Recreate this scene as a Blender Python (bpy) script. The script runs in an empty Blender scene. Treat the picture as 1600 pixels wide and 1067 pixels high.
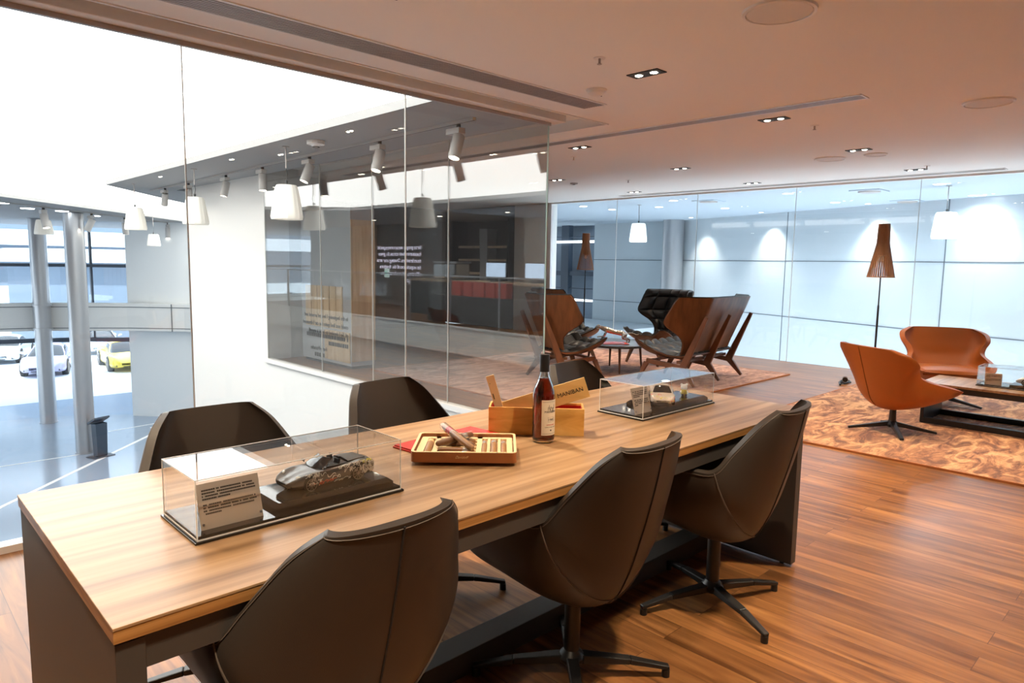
import bpy, bmesh, math, random
from mathutils import Vector, Matrix
random.seed(7)
SC = bpy.context.scene
COL = SC.collection
PI = math.pi
R = math.radians

# ------------------------------------------------------------------ camera, world, sun, exposure
def make_camera():
    yaw, pit, rol = 0.80226832, -0.11469231, 0.01587759
    f = Vector((math.cos(yaw)*math.cos(pit), math.sin(yaw)*math.cos(pit), math.sin(pit)))
    r = f.cross(Vector((0, 0, 1))).normalized()
    u = r.cross(f)
    r2 = r*math.cos(rol) + u*math.sin(rol)
    u2 = -r*math.sin(rol) + u*math.cos(rol)
    m = Matrix((r2, u2, -f)).transposed().to_4x4()
    m.translation = Vector((0, 0, 1.40))
    cd = bpy.data.cameras.new('camera')
    cd.sensor_width = 36.0
    cd.lens = 1073.16*36/1600
    cd.clip_start = 0.05
    cd.clip_end = 300
    o = bpy.data.objects.new('camera', cd)
    COL.objects.link(o)
    o.matrix_world = m
    SC.camera = o
make_camera()

SC.view_settings.view_transform = 'Standard'
SC.view_settings.look = 'None'
SC.view_settings.exposure = 1.0
SC.view_settings.gamma = 1.0
SC.view_settings.use_curve_mapping = False
try:
    SC.cycles.max_bounces = 10
    SC.cycles.diffuse_bounces = 4
    SC.cycles.glossy_bounces = 5
    SC.cycles.transmission_bounces = 8
    SC.cycles.transparent_max_bounces = 24
    SC.cycles.caustics_reflective = False
    SC.cycles.caustics_refractive = False
    SC.cycles.sample_clamp_indirect = 6.0
    SC.cycles.use_denoising = True
except Exception:
    pass

SKY_STRENGTH = 2.0          # bright hazy daylight outside the showroom
CEIL_STRENGTH = 2.8         # stretched luminous ceiling over the atrium
DOWN_W = 74.0               # each warm ceiling downlight, watts
WARM = (1.0, 0.79, 0.56)
COOL = (0.78, 0.90, 1.0)

w = bpy.data.worlds.new('sky')
SC.world = w
w.use_nodes = True
wn = w.node_tree
bg = wn.nodes['Background']
bg.inputs[0].default_value = (0.82, 0.91, 1.0, 1)
bg.inputs[1].default_value = SKY_STRENGTH

def lamp_spot(name, loc, target, watts, color, size=R(70), blend=0.6, radius=0.04):
    ld = bpy.data.lights.new(name, 'SPOT')
    ld.energy = watts
    ld.color = color
    ld.spot_size = size
    ld.spot_blend = blend
    ld.shadow_soft_size = radius
    o = bpy.data.objects.new(name, ld)
    COL.objects.link(o)
    o.location = loc
    d = Vector(target) - Vector(loc)
    o.rotation_euler = d.to_track_quat('-Z', 'Y').to_euler()
    return o

sun = bpy.data.lights.new('sun', 'SUN')
sun.energy = 4.0
sun.angle = R(1.0)
sun.color = (1.0, 0.97, 0.92)
so = bpy.data.objects.new('sun', sun)
COL.objects.link(so)
so.rotation_euler = Vector((0.25, 0.55, -0.85)).to_track_quat('-Z', 'Y').to_euler()
so.location = (0, 60, 30)

# ------------------------------------------------------------------ materials
def base_mat(name):
    m = bpy.data.materials.new(name)
    m.use_nodes = True
    return m, m.node_tree, m.node_tree.nodes['Principled BSDF']

def pm(name, col, rough=0.5, metal=0.0, spec=None, coat=0.0, emit=None, estr=0.0, bump=0.0, bscale=200.0, var=0.0, vscale=8.0):
    m, nt, b = base_mat(name)
    b.inputs['Base Color'].default_value = (*col, 1)
    b.inputs['Roughness'].default_value = rough
    b.inputs['Metallic'].default_value = metal
    if spec is not None:
        b.inputs['Specular IOR Level'].default_value = spec
    if coat:
        b.inputs['Coat Weight'].default_value = coat
        b.inputs['Coat Roughness'].default_value = 0.05
    if emit:
        b.inputs['Emission Color'].default_value = (*emit, 1)
        b.inputs['Emission Strength'].default_value = estr
    tc = nt.nodes.new('ShaderNodeTexCoord')
    if bump:
        n = nt.nodes.new('ShaderNodeTexNoise')
        n.inputs['Scale'].default_value = bscale
        nt.links.new(tc.outputs['Object'], n.inputs['Vector'])
        bp = nt.nodes.new('ShaderNodeBump')
        bp.inputs['Strength'].default_value = bump
        bp.inputs['Distance'].default_value = 0.002
        nt.links.new(n.outputs['Fac'], bp.inputs['Height'])
        nt.links.new(bp.outputs['Normal'], b.inputs['Normal'])
    if var:
        n = nt.nodes.new('ShaderNodeTexNoise')
        n.inputs['Scale'].default_value = vscale
        nt.links.new(tc.outputs['Object'], n.inputs['Vector'])
        mx = nt.nodes.new('ShaderNodeMix')
        mx.data_type = 'RGBA'
        mx.inputs[6].default_value = (*[c*(1-var) for c in col], 1)
        mx.inputs[7].default_value = (*[min(1, c*(1+var)) for c in col], 1)
        nt.links.new(n.outputs['Fac'], mx.inputs[0])
        nt.links.new(mx.outputs[2], b.inputs['Base Color'])
    return m

def ramp(nt, stops):
    r = nt.nodes.new('ShaderNodeValToRGB')
    e = r.color_ramp.elements
    e[0].position, e[0].color = stops[0][0], (*stops[0][1], 1)
    e[1].position, e[1].color = stops[1][0], (*stops[1][1], 1)
    for p, c in stops[2:]:
        x = e.new(p)
        x.color = (*c, 1)
    return r

def wood(name, dark, mid, light, scale=(1.2, 22, 22), rough=0.4, wob=0.35, coat=0.0):
    """grain running along local X"""
    m, nt, b = base_mat(name)
    tc = nt.nodes.new('ShaderNodeTexCoord')
    mp = nt.nodes.new('ShaderNodeMapping')
    mp.inputs['Scale'].default_value = scale
    nt.links.new(tc.outputs['Object'], mp.inputs['Vector'])
    n = nt.nodes.new('ShaderNodeTexNoise')
    n.inputs['Scale'].default_value = 1.0
    n.inputs['Detail'].default_value = 6
    n.inputs['Distortion'].default_value = wob
    nt.links.new(mp.outputs['Vector'], n.inputs['Vector'])
    r = ramp(nt, [(0.30, dark), (0.72, light), (0.5, mid)])
    nt.links.new(n.outputs['Fac'], r.inputs['Fac'])
    nt.links.new(r.outputs['Color'], b.inputs['Base Color'])
    b.inputs['Roughness'].default_value = rough
    if coat:
        b.inputs['Coat Weight'].default_value = coat
    return m

def floor_wood():
    m, nt, b = base_mat('walnut_floor')
    L = nt.links.new
    tc = nt.nodes.new('ShaderNodeTexCoord')
    mp = nt.nodes.new('ShaderNodeMapping')
    mp.inputs['Rotation'].default_value = (0, 0, R(90))
    L(tc.outputs['Object'], mp.inputs['Vector'])
    br = nt.nodes.new('ShaderNodeTexBrick')
    br.offset = 0.37
    br.inputs['Color1'].default_value = (0, 0, 0, 1)
    br.inputs['Color2'].default_value = (1, 1, 1, 1)
    br.inputs['Mortar'].default_value = (0.5, 0.5, 0.5, 1)
    br.inputs['Scale'].default_value = 1
    br.inputs['Mortar Size'].default_value = 0.0012
    br.inputs['Brick Width'].default_value = 1.35
    br.inputs['Row Height'].default_value = 0.125
    L(mp.outputs['Vector'], br.inputs['Vector'])
    # grain, shifted from plank to plank
    cmb = nt.nodes.new('ShaderNodeVectorMath')
    cmb.operation = 'MULTIPLY_ADD'
    L(br.outputs['Color'], cmb.inputs[0])
    cmb.inputs[1].default_value = (7, 13, 5)
    L(mp.outputs['Vector'], cmb.inputs[2])
    mp2 = nt.nodes.new('ShaderNodeMapping')
    mp2.inputs['Scale'].default_value = (1.3, 14, 1)
    L(cmb.outputs['Vector'], mp2.inputs['Vector'])
    n = nt.nodes.new('ShaderNodeTexNoise')
    n.inputs['Scale'].default_value = 1.3
    n.inputs['Detail'].default_value = 7
    n.inputs['Distortion'].default_value = 0.9
    L(mp2.outputs['Vector'], n.inputs['Vector'])
    r = ramp(nt, [(0.30, (0.115, 0.045, 0.015)), (0.72, (0.42, 0.205, 0.072)), (0.5, (0.25, 0.107, 0.036))])
    L(n.outputs['Fac'], r.inputs['Fac'])
    tone = nt.nodes.new('ShaderNodeMix')
    tone.data_type = 'RGBA'
    tone.blend_type = 'MULTIPLY'
    tone.inputs[0].default_value = 1.0
    tr = ramp(nt, [(0.0, (0.74, 0.70, 0.68)), (1.0, (1.18, 1.15, 1.1))])
    L(br.outputs['Color'], tr.inputs['Fac'])
    L(r.outputs['Color'], tone.inputs[6])
    L(tr.outputs['Color'], tone.inputs[7])
    gap = nt.nodes.new('ShaderNodeMix')
    gap.data_type = 'RGBA'
    L(br.outputs['Fac'], gap.inputs[0])
    L(tone.outputs[2], gap.inputs[6])
    gap.inputs[7].default_value = (0.09, 0.035, 0.015, 1)
    L(gap.outputs[2], b.inputs['Base Color'])
    b.inputs['Roughness'].default_value = 0.30
    b.inputs['Specular IOR Level'].default_value = 0.45
    rr = nt.nodes.new('ShaderNodeMapRange')
    rr.inputs[3].default_value = 0.26
    rr.inputs[4].default_value = 0.40
    L(n.outputs['Fac'], rr.inputs[0])
    L(rr.outputs[0], b.inputs['Roughness'])
    return m

def rug_mat(name, c0, c1, c2, ang):
    m, nt, b = base_mat(name)
    L = nt.links.new
    tc = nt.nodes.new('ShaderNodeTexCoord')
    mp = nt.nodes.new('ShaderNodeMapping')
    mp.inputs['Rotation'].default_value = (0, 0, ang)
    mp.inputs['Scale'].default_value = (2.2, 5.5, 1)
    L(tc.outputs['Object'], mp.inputs['Vector'])
    n = nt.nodes.new('ShaderNodeTexNoise')
    n.inputs['Scale'].default_value = 1.4
    n.inputs['Detail'].default_value = 8
    n.inputs['Roughness'].default_value = 0.68
    n.inputs['Distortion'].default_value = 1.2
    L(mp.outputs['Vector'], n.inputs['Vector'])
    r = ramp(nt, [(0.40, c0), (0.60, c2), (0.5, c1)])
    L(n.outputs['Fac'], r.inputs['Fac'])
    L(r.outputs['Color'], b.inputs['Base Color'])
    b.inputs['Roughness'].default_value = 0.9
    b.inputs['Sheen Weight'].default_value = 0.35
    n2 = nt.nodes.new('ShaderNodeTexNoise')
    n2.inputs['Scale'].default_value = 180
    L(tc.outputs['Object'], n2.inputs['Vector'])
    bp = nt.nodes.new('ShaderNodeBump')
    bp.inputs['Strength'].default_value = 0.5
    bp.inputs['Distance'].default_value = 0.01
    L(n2.outputs['Fac'], bp.inputs['Height'])
    L(bp.outputs['Normal'], b.inputs['Normal'])
    return m

def glass(name, tint=(0.97, 0.985, 0.98), ior=1.5, rough=0.0, wavy=0.0):
    """clear pane: passes light straight through, mirrors by Fresnel"""
    m = bpy.data.materials.new(name)
    m.use_nodes = True
    nt = m.node_tree
    L = nt.links.new
    nt.nodes.remove(nt.nodes['Principled BSDF'])
    out = nt.nodes['Material Output']
    t = nt.nodes.new('ShaderNodeBsdfTransparent')
    t.inputs[0].default_value = (*tint, 1)
    g = nt.nodes.new('ShaderNodeBsdfGlossy')
    g.inputs['Roughness'].default_value = rough
    fr = nt.nodes.new('ShaderNodeFresnel')
    fr.inputs['IOR'].default_value = ior
    geo = nt.nodes.new('ShaderNodeNewGeometry')
    # same reflectance from inside the slab as from outside (no total reflection in a straight pane)
    ab = nt.nodes.new('ShaderNodeVectorMath')
    ab.operation = 'DOT_PRODUCT'
    L(geo.outputs['Incoming'], ab.inputs[0])
    L(geo.outputs['Normal'], ab.inputs[1])
    a2 = nt.nodes.new('ShaderNodeMath'); a2.operation = 'ABSOLUTE'
    L(ab.outputs['Value'], a2.inputs[0])
    om = nt.nodes.new('ShaderNodeMath'); om.operation = 'SUBTRACT'
    om.inputs[0].default_value = 1.0
    L(a2.outputs[0], om.inputs[1])
    pw = nt.nodes.new('ShaderNodeMath'); pw.operation = 'POWER'
    L(om.outputs[0], pw.inputs[0]); pw.inputs[1].default_value = 5.0
    r0 = ((ior-1)/(ior+1))**2
    ma = nt.nodes.new('ShaderNodeMath'); ma.operation = 'MULTIPLY_ADD'
    L(pw.outputs[0], ma.inputs[0]); ma.inputs[1].default_value = 1-r0; ma.inputs[2].default_value = r0
    mx = nt.nodes.new('ShaderNodeMixShader')
    L(ma.outputs[0], mx.inputs[0])
    L(t.outputs[0], mx.inputs[1])
    L(g.outputs[0], mx.inputs[2])
    if wavy:
        tc = nt.nodes.new('ShaderNodeTexCoord')
        mp = nt.nodes.new('ShaderNodeMapping')
        mp.inputs['Scale'].default_value = (1, 3.0, 0.5)
        L(tc.outputs['Object'], mp.inputs['Vector'])
        n = nt.nodes.new('ShaderNodeTexNoise')
        n.inputs['Scale'].default_value = 2.0
        n.inputs['Detail'].default_value = 1
        L(mp.outputs['Vector'], n.inputs['Vector'])
        bp = nt.nodes.new('ShaderNodeBump')
        bp.inputs['Strength'].default_value = wavy
        bp.inputs['Distance'].default_value = 0.01
        L(n.outputs['Fac'], bp.inputs['Height'])
        L(bp.outputs['Normal'], g.inputs['Normal'])
    L(mx.outputs[0], out.inputs['Surface'])
    return m

def emis(name, col, s):
    m = bpy.data.materials.new(name)
    m.use_nodes = True
    nt = m.node_tree
    nt.nodes.remove(nt.nodes['Principled BSDF'])
    e = nt.nodes.new('ShaderNodeEmission')
    e.inputs[0].default_value = (*col, 1)
    e.inputs[1].default_value = s
    nt.links.new(e.outputs[0], nt.nodes['Material Output'].inputs['Surface'])
    return m

M = {}
M['floor'] = floor_wood()
M['ceiling'] = pm('ceiling_paint', (0.87, 0.86, 0.84), 0.85)
M['ceiling_cool'] = pm('corridor_ceiling_paint', (0.44, 0.52, 0.60), 0.7)
M['soffit'] = pm('grey_soffit_paint', (0.34, 0.335, 0.33), 0.8)
M['white_wall'] = pm('white_wall_paint', (0.82, 0.80, 0.77), 0.8)
M['warm_wall'] = pm('beige_wall_paint', (0.62, 0.60, 0.56), 0.8)
M['brown_wall'] = pm('dark_brown_panel', (0.055, 0.042, 0.036), 0.6)
M['taupe'] = pm('taupe_panel', (0.20, 0.16, 0.14), 0.6)
M['slab'] = pm('slab_render', (0.72, 0.72, 0.70), 0.7)
M['panel'] = pm('silver_blue_panel', (0.58, 0.64, 0.68), 0.25, metal=0.1, var=0.03, vscale=0.6)
M['grey_panel'] = pm('grey_atrium_panel', (0.74, 0.76, 0.76), 0.45)
M['joint'] = pm('dark_joint', (0.12, 0.14, 0.16), 0.6)
M['steel'] = pm('grey_column_steel', (0.42, 0.43, 0.45), 0.33, metal=0.55)
M['dark_steel'] = pm('dark_mullion', (0.05, 0.07, 0.10), 0.4)
M['atrium_floor'] = pm('blue_grey_polished_floor', (0.29, 0.37, 0.48), 0.14, spec=0.7, var=0.10, vscale=0.35)
M['white_line'] = pm('white_floor_line', (0.9, 0.9, 0.9), 0.4)
M['paving'] = pm('pale_paving', (0.80, 0.82, 0.85), 0.8, var=0.06, vscale=0.3)
M['glass'] = glass('clear_glass')
M['glass_c'] = glass('atrium_side_glass', (0.90, 0.90, 0.89), 2.1, wavy=0.03)
M['acrylic'] = glass('clear_acrylic', (0.985, 0.99, 0.99), 1.6)
M['facade_glass'] = glass('facade_glass', (0.90, 0.95, 1.0), 1.6)
M['glass_edge'] = pm('green_glass_edge', (0.45, 0.60, 0.52), 0.3)
M['pale_edge'] = pm('pale_glass_joint', (0.62, 0.62, 0.58), 0.35)
M['white_edge'] = pm('polished_acrylic_edge', (0.95, 0.95, 0.93), 0.2)
M['white_trim'] = pm('white_trim_metal', (0.85, 0.84, 0.83), 0.35)
M['grille'] = pm('grille_aluminium', (0.42, 0.38, 0.36), 0.45, metal=0.3)
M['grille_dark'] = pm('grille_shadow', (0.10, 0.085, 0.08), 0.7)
M['black'] = pm('satin_black_metal', (0.018, 0.017, 0.017), 0.38, spec=0.5)
M['black_gloss'] = pm('gloss_black_acrylic', (0.008, 0.008, 0.009), 0.04, spec=0.6)
M['black_matt'] = pm('matt_black', (0.012, 0.011, 0.011), 0.6)
M['graphite'] = pm('graphite_lacquer', (0.060, 0.052, 0.046), 0.5)
M['table_wood'] = wood('table_walnut_veneer', (0.22, 0.122, 0.055), (0.37, 0.225, 0.115), (0.52, 0.345, 0.198), (0.9, 26, 26), 0.34, 0.25)
M['edge_wood'] = wood('table_edge_lipping', (0.28, 0.12, 0.035), (0.42, 0.20, 0.06), (0.55, 0.29, 0.10), (1.2, 8, 90), 0.35, 0.1)
M['leather'] = pm('dark_taupe_leather', (0.042, 0.034, 0.028), 0.42, spec=0.45, bump=0.12, bscale=420)
M['stitch'] = pm('pale_stitching', (0.13, 0.105, 0.085), 0.6)
M['orange'] = pm('cognac_leather', (0.38, 0.105, 0.018), 0.42, spec=0.4, bump=0.1, bscale=300, var=0.08, vscale=4)
M['orange_seam'] = pm('cognac_seam', (0.16, 0.04, 0.01), 0.6)
M['black_leather'] = pm('black_tufted_leather', (0.010, 0.0105, 0.012), 0.42, spec=0.28)
M['olive_leather'] = pm('bronze_black_leather', (0.018, 0.015, 0.011), 0.42, spec=0.28)
M['ply'] = wood('walnut_plywood_shell', (0.065, 0.026, 0.010), (0.115, 0.046, 0.017), (0.165, 0.071, 0.028), (14, 14, 1.2), 0.34, 0.3)
M['ply_leg'] = wood('walnut_legs', (0.10, 0.042, 0.02), (0.15, 0.065, 0.032), (0.20, 0.09, 0.045), (8, 8, 2), 0.4, 0.2)
M['slat'] = wood('walnut_lamp_slat', (0.22, 0.10, 0.045), (0.32, 0.16, 0.075), (0.42, 0.22, 0.11), (9, 9, 1.5), 0.5, 0.2)
M['rug_a'] = rug_mat('rose_brown_rug_pile', (0.24, 0.085, 0.04), (0.46, 0.20, 0.11), (0.68, 0.38, 0.24), R(20))
M['rug_b'] = rug_mat('amber_rug_pile', (0.17, 0.045, 0.012), (0.46, 0.185, 0.065), (0.78, 0.45, 0.21), R(-30))
M['rug_edge'] = pm('rug_binding', (0.45, 0.16, 0.05), 0.8)
M['pendant'] = pm('white_pleated_shade', (0.80, 0.77, 0.70), 0.6, emit=(1.0, 0.93, 0.82), estr=0.12)
M['pendant_lit'] = pm('lit_white_shade', (0.85, 0.87, 0.88), 0.6, emit=(0.92, 0.97, 1.0), estr=0.55)
M['spot_body'] = pm('light_grey_spotlight', (0.50, 0.48, 0.46), 0.45)
M['white_plastic'] = pm('white_plastic', (0.80, 0.77, 0.74), 0.45)
M['speaker'] = pm('speaker_cloth', (0.74, 0.72, 0.69), 0.8, bump=0.2, bscale=900)
M['lamp_on'] = emis('lit_lamp', (1.0, 0.88, 0.70), 14.0)
M['lamp_cool'] = emis('lit_cool_lamp', (0.93, 0.97, 1.0), 12.0)
M['box_wood'] = wood('pale_pine_box', (0.60, 0.29, 0.06), (0.76, 0.42, 0.11), (0.86, 0.54, 0.18), (6, 3, 26), 0.42, 0.8)
M['lid_wood'] = wood('pale_pine_lid', (0.64, 0.39, 0.13), (0.78, 0.51, 0.19), (0.86, 0.60, 0.27), (3, 20, 20), 0.42, 0.5)
M['cigar_wood'] = pm('reddish_cigar_box_wood', (0.34, 0.115, 0.035), 0.35, var=0.12, vscale=20)
M['cedar'] = pm('pale_cedar_lining', (0.82, 0.62, 0.36), 0.55, var=0.05, vscale=30)
M['cigar'] = pm('cigar_leaf', (0.20, 0.09, 0.035), 0.55, var=0.2, vscale=60)
M['cigar_light'] = pm('tan_cigar_leaf', (0.36, 0.19, 0.08), 0.5, var=0.2, vscale=60)
M['foil'] = pm('silver_cigar_foil', (0.75, 0.73, 0.70), 0.25, metal=0.7)
M['red'] = pm('red_lacquer', (0.62, 0.035, 0.02), 0.25)
M['red_velvet'] = pm('red_lining', (0.50, 0.02, 0.02), 0.8)
M['ink'] = pm('dark_ink', (0.035, 0.025, 0.02), 0.6)
M['gold_ink'] = pm('gold_ink', (0.80, 0.55, 0.25), 0.4)
M['paper'] = pm('cream_paper', (0.74, 0.66, 0.55), 0.6)
M['label'] = pm('cream_bottle_label', (0.82, 0.74, 0.60), 0.6)
M['plaque'] = pm('satin_steel_plaque', (0.62, 0.54, 0.46), 0.35, metal=0.25)
M['chrome'] = pm('polished_silver', (0.66, 0.62, 0.57), 0.22, metal=1.0)
M['car_grey'] = pm('matt_graphite_car_paint', (0.115, 0.098, 0.085), 0.35, metal=0.3, coat=0.3)
M['car_white'] = pm('pearl_white_car_paint', (0.80, 0.70, 0.60), 0.22, coat=0.6)
M['car_cream'] = pm('cream_car_paint', (0.85, 0.82, 0.74), 0.35)
M['car_glass'] = pm('dark_car_glass', (0.02, 0.02, 0.022), 0.05, spec=0.8)
M['tyre'] = pm('tyre_rubber', (0.015, 0.014, 0.013), 0.7)
M['rim'] = pm('alloy_rim', (0.30, 0.26, 0.23), 0.3, metal=0.8)
M['red_paint'] = pm('red_paint', (0.65, 0.06, 0.03), 0.35)
M['doodle_w'] = pm('white_doodle_line', (0.80, 0.74, 0.66), 0.5)
M['doodle_y'] = pm('yellow_doodle_line', (0.80, 0.70, 0.12), 0.5)
M['doodle_r'] = pm('red_doodle_line', (0.75, 0.12, 0.05), 0.5)
M['headlamp'] = pm('headlamp_lens', (0.75, 0.75, 0.72), 0.1)
M['car_yellow'] = pm('yellow_car_paint', (0.85, 0.62, 0.05), 0.2, coat=0.6)
M['car_violet'] = pm('violet_grey_car_paint', (0.45, 0.42, 0.62), 0.2, coat=0.6)
M['car_silver'] = pm('silver_grey_car_paint', (0.50, 0.56, 0.62), 0.2, coat=0.6)
M['ext_a'] = pm('pale_blue_cladding', (0.15, 0.19, 0.24), 0.6)
M['ext_b'] = pm('white_cladding', (0.75, 0.78, 0.80), 0.6)
M['green'] = pm('exit_green', (0.05, 0.55, 0.35), 0.5, emit=(0.1, 0.9, 0.6), estr=0.8)
M['sign_face'] = pm('white_sign_face', (0.8, 0.9, 0.9), 0.5, emit=(0.8, 1.0, 0.95), estr=0.8)
M['screen'] = emis('blue_white_screen', (0.62, 0.78, 1.0), 2.2)
M['warm_screen'] = emis('warm_backlit_panel', (1.0, 0.62, 0.30), 1.6)
M['text_glow'] = emis('pale_violet_lettering', (0.85, 0.80, 1.0), 2.0)
M['oak'] = wood('pale_oak_slat', (0.50, 0.34, 0.20), (0.62, 0.45, 0.28), (0.72, 0.55, 0.38), (14, 14, 1.4), 0.5, 0.3)
M['stone'] = pm('grey_text_panel', (0.44, 0.45, 0.47), 0.6, var=0.06, vscale=3)
M['cable'] = pm('thin_black_cable', (0.02, 0.02, 0.02), 0.5)
M['tag'] = pm('white_fabric_tag', (0.7, 0.66, 0.6), 0.7)
M['liquid'] = None

def bottle_glass():
    m, nt, b = base_mat('bottle_glass')
    b.inputs['Base Color'].default_value = (0.96, 0.97, 0.95, 1)
    b.inputs['Transmission Weight'].default_value = 1.0
    b.inputs['Roughness'].default_value = 0.0
    b.inputs['IOR'].default_value = 1.45
    return m
def cognac():
    m, nt, b = base_mat('amber_brandy')
    b.inputs['Base Color'].default_value = (0.50, 0.05, 0.006, 1)
    b.inputs['Transmission Weight'].default_value = 0.75
    b.inputs['Roughness'].default_value = 0.02
    b.inputs['IOR'].default_value = 1.36
    return m
M['bottle'] = bottle_glass()
M['liquid'] = cognac()

# ------------------------------------------------------------------ mesh helpers
class MB:
    """collects shapes, then links them as ONE mesh object"""
    def __init__(s):
        s.bm = bmesh.new()
    def box(s, c, d, rz=0.0, rx=0.0, ry=0.0, taper=None):
        m = Matrix.Translation(Vector(c)) @ Matrix.Rotation(rz, 4, 'Z') @ Matrix.Rotation(ry, 4, 'Y') @ Matrix.Rotation(rx, 4, 'X')
        vs = []
        for z in (-.5, .5):
            for x, y in ((-.5, -.5), (.5, -.5), (.5, .5), (-.5, .5)):
                k = taper if (taper and z < 0) else 1.0
                vs.append(s.bm.verts.new(m @ Vector((x*d[0]*k, y*d[1]*k, z*d[2]))))
        for f in ((3, 2, 1, 0), (4, 5, 6, 7), (0, 1, 5, 4), (1, 2, 6, 5), (2, 3, 7, 6), (3, 0, 4, 7)):
            s.bm.faces.new([vs[i] for i in f])
        return s
    def b2(s, lo, hi):
        return s.box([(a+b)/2 for a, b in zip(lo, hi)], [abs(b-a) for a, b in zip(lo, hi)])
    def bar(s, p0, p1, a0, b0, a1=None, b1=None, up=(0, 0, 1)):
        """tapered rectangular bar; a across, b along the up side"""
        a1 = a0 if a1 is None else a1
        b1 = b0 if b1 is None else b1
        p0, p1 = Vector(p0), Vector(p1)
        d = (p1-p0).normalized()
        u = Vector(up)
        sx = d.cross(u)
        if sx.length < 1e-5:
            sx = d.cross(Vector((1, 0, 0)))
        sx.normalize()
        sy = sx.cross(d).normalized()
        vs = []
        for p, a, b in ((p0, a0, b0), (p1, a1, b1)):
            for i, j in ((-.5, -.5), (.5, -.5), (.5, .5), (-.5, .5)):
                vs.append(s.bm.verts.new(p + sx*a*i + sy*b*j))
        for f in ((3, 2, 1, 0), (4, 5, 6, 7), (0, 1, 5, 4), (1, 2, 6, 5), (2, 3, 7, 6), (3, 0, 4, 7)):
            s.bm.faces.new([vs[i] for i in f])
        return s
    def tube(s, pts, r, n=8, closed=False):
        pts = [Vector(p) for p in pts]
        rs = r if isinstance(r, (list, tuple)) else [r]*len(pts)
        rings = []
        N = len(pts)
        prev = None
        for i, p in enumerate(pts):
            a = pts[max(0, i-1)] if not closed else pts[(i-1) % N]
            b = pts[min(N-1, i+1)] if not closed else pts[(i+1) % N]
            d = (b-a)
            if d.length < 1e-9:
                d = Vector((0, 0, 1))
            d.normalize()
            ref = prev if prev is not None else (Vector((0, 0, 1)) if abs(d.z) < .9 else Vector((1, 0, 0)))
            x = ref - d*ref.dot(d)
            if x.length < 1e-6:
                x = d.orthogonal()
            x.normalize()
            prev = x
            y = d.cross(x)
            rings.append([s.bm.verts.new(p + (x*math.cos(2*PI*k/n) + y*math.sin(2*PI*k/n))*rs[i]) for k in range(n)])
        for i in range(N-1 if not closed else N):
            A, B = rings[i], rings[(i+1) % N]
            for k in range(n):
                s.bm.faces.new([A[k], A[(k+1) % n], B[(k+1) % n], B[k]])
        if not closed:
            s.bm.faces.new(rings[0][::-1])
            s.bm.faces.new(rings[-1])
        return s
    def cyl(s, c, r, h, n=24, r2=None, axis='Z'):
        r2 = r if r2 is None else r2
        c = Vector(c)
        ax = {'X': Vector((1, 0, 0)), 'Y': Vector((0, 1, 0)), 'Z': Vector((0, 0, 1))}[axis] if isinstance(axis, str) else Vector(axis).normalized()
        return s.tube([c - ax*h/2, c + ax*h/2], [r, r2], n)
    def lathe(s, prof, n=32, c=(0, 0, 0), close=True, fn=None):
        c = Vector(c)
        rings = []
        for r, z in prof:
            if r < 1e-6:
                rings.append([s.bm.verts.new(c + Vector((0, 0, z)))])
            else:
                ring = []
                for k in range(n):
                    a = 2*PI*k/n
                    q = r if fn is None else fn(a, r, z)
                    ring.append(s.bm.verts.new(c + Vector((q*math.cos(a), q*math.sin(a), z))))
                rings.append(ring)
        for A, B in zip(rings, rings[1:]):
            for k in range(n):
                k2 = (k+1) % n
                if len(A) == 1 and len(B) == 1:
                    continue
                if len(A) == 1:
                    s.bm.faces.new([A[0], B[k2], B[k]])
                elif len(B) == 1:
                    s.bm.faces.new([A[k], A[k2], B[0]])
                else:
                    s.bm.faces.new([A[k], A[k2], B[k2], B[k]])
        return s
    def prism(s, poly, z0, z1):
        n = len(poly)
        lo = [s.bm.verts.new((x, y, z0)) for x, y in poly]
        hi = [s.bm.verts.new((x, y, z1)) for x, y in poly]
        s.bm.faces.new(lo[::-1])
        s.bm.faces.new(hi)
        for i in range(n):
            j = (i+1) % n
            s.bm.faces.new([lo[i], lo[j], hi[j], hi[i]])
        return s
    def prism_x(s, poly, x0, x1):
        """poly in (y, z), extruded in x"""
        n = len(poly)
        lo = [s.bm.verts.new((x0, y, z)) for y, z in poly]
        hi = [s.bm.verts.new((x1, y, z)) for y, z in poly]
        s.bm.faces.new(lo[::-1])
        s.bm.faces.new(hi)
        for i in range(n):
            j = (i+1) % n
            s.bm.faces.new([lo[i], lo[j], hi[j], hi[i]])
        return s
    def sheet(s, P, nu, nv, closed_with=None):
        """grid of P(u, v), u, v in 0..1; with a second function the two sheets are joined into a shell"""
        g = [[s.bm.verts.new(P(i/nu, j/nv)) for i in range(nu+1)] for j in range(nv+1)]
        for j in range(nv):
            for i in range(nu):
                s.bm.faces.new([g[j][i], g[j][i+1], g[j+1][i+1], g[j+1][i]])
        if closed_with:
            h = [[s.bm.verts.new(closed_with(i/nu, j/nv)) for i in range(nu+1)] for j in range(nv+1)]
            for j in range(nv):
                for i in range(nu):
                    s.bm.faces.new([h[j+1][i], h[j+1][i+1], h[j][i+1], h[j][i]])
            ring = [(i, 0) for i in range(nu)] + [(nu, j) for j in range(nv)] + [(i, nv) for i in range(nu, 0, -1)] + [(0, j) for j in range(nv, 0, -1)]
            for a in range(len(ring)):
                i, j = ring[a]
                k, l = ring[(a+1) % len(ring)]
                mid = None
                s.bm.faces.new([g[l][k], g[j][i], h[j][i], h[l][k]])
        return s
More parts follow.
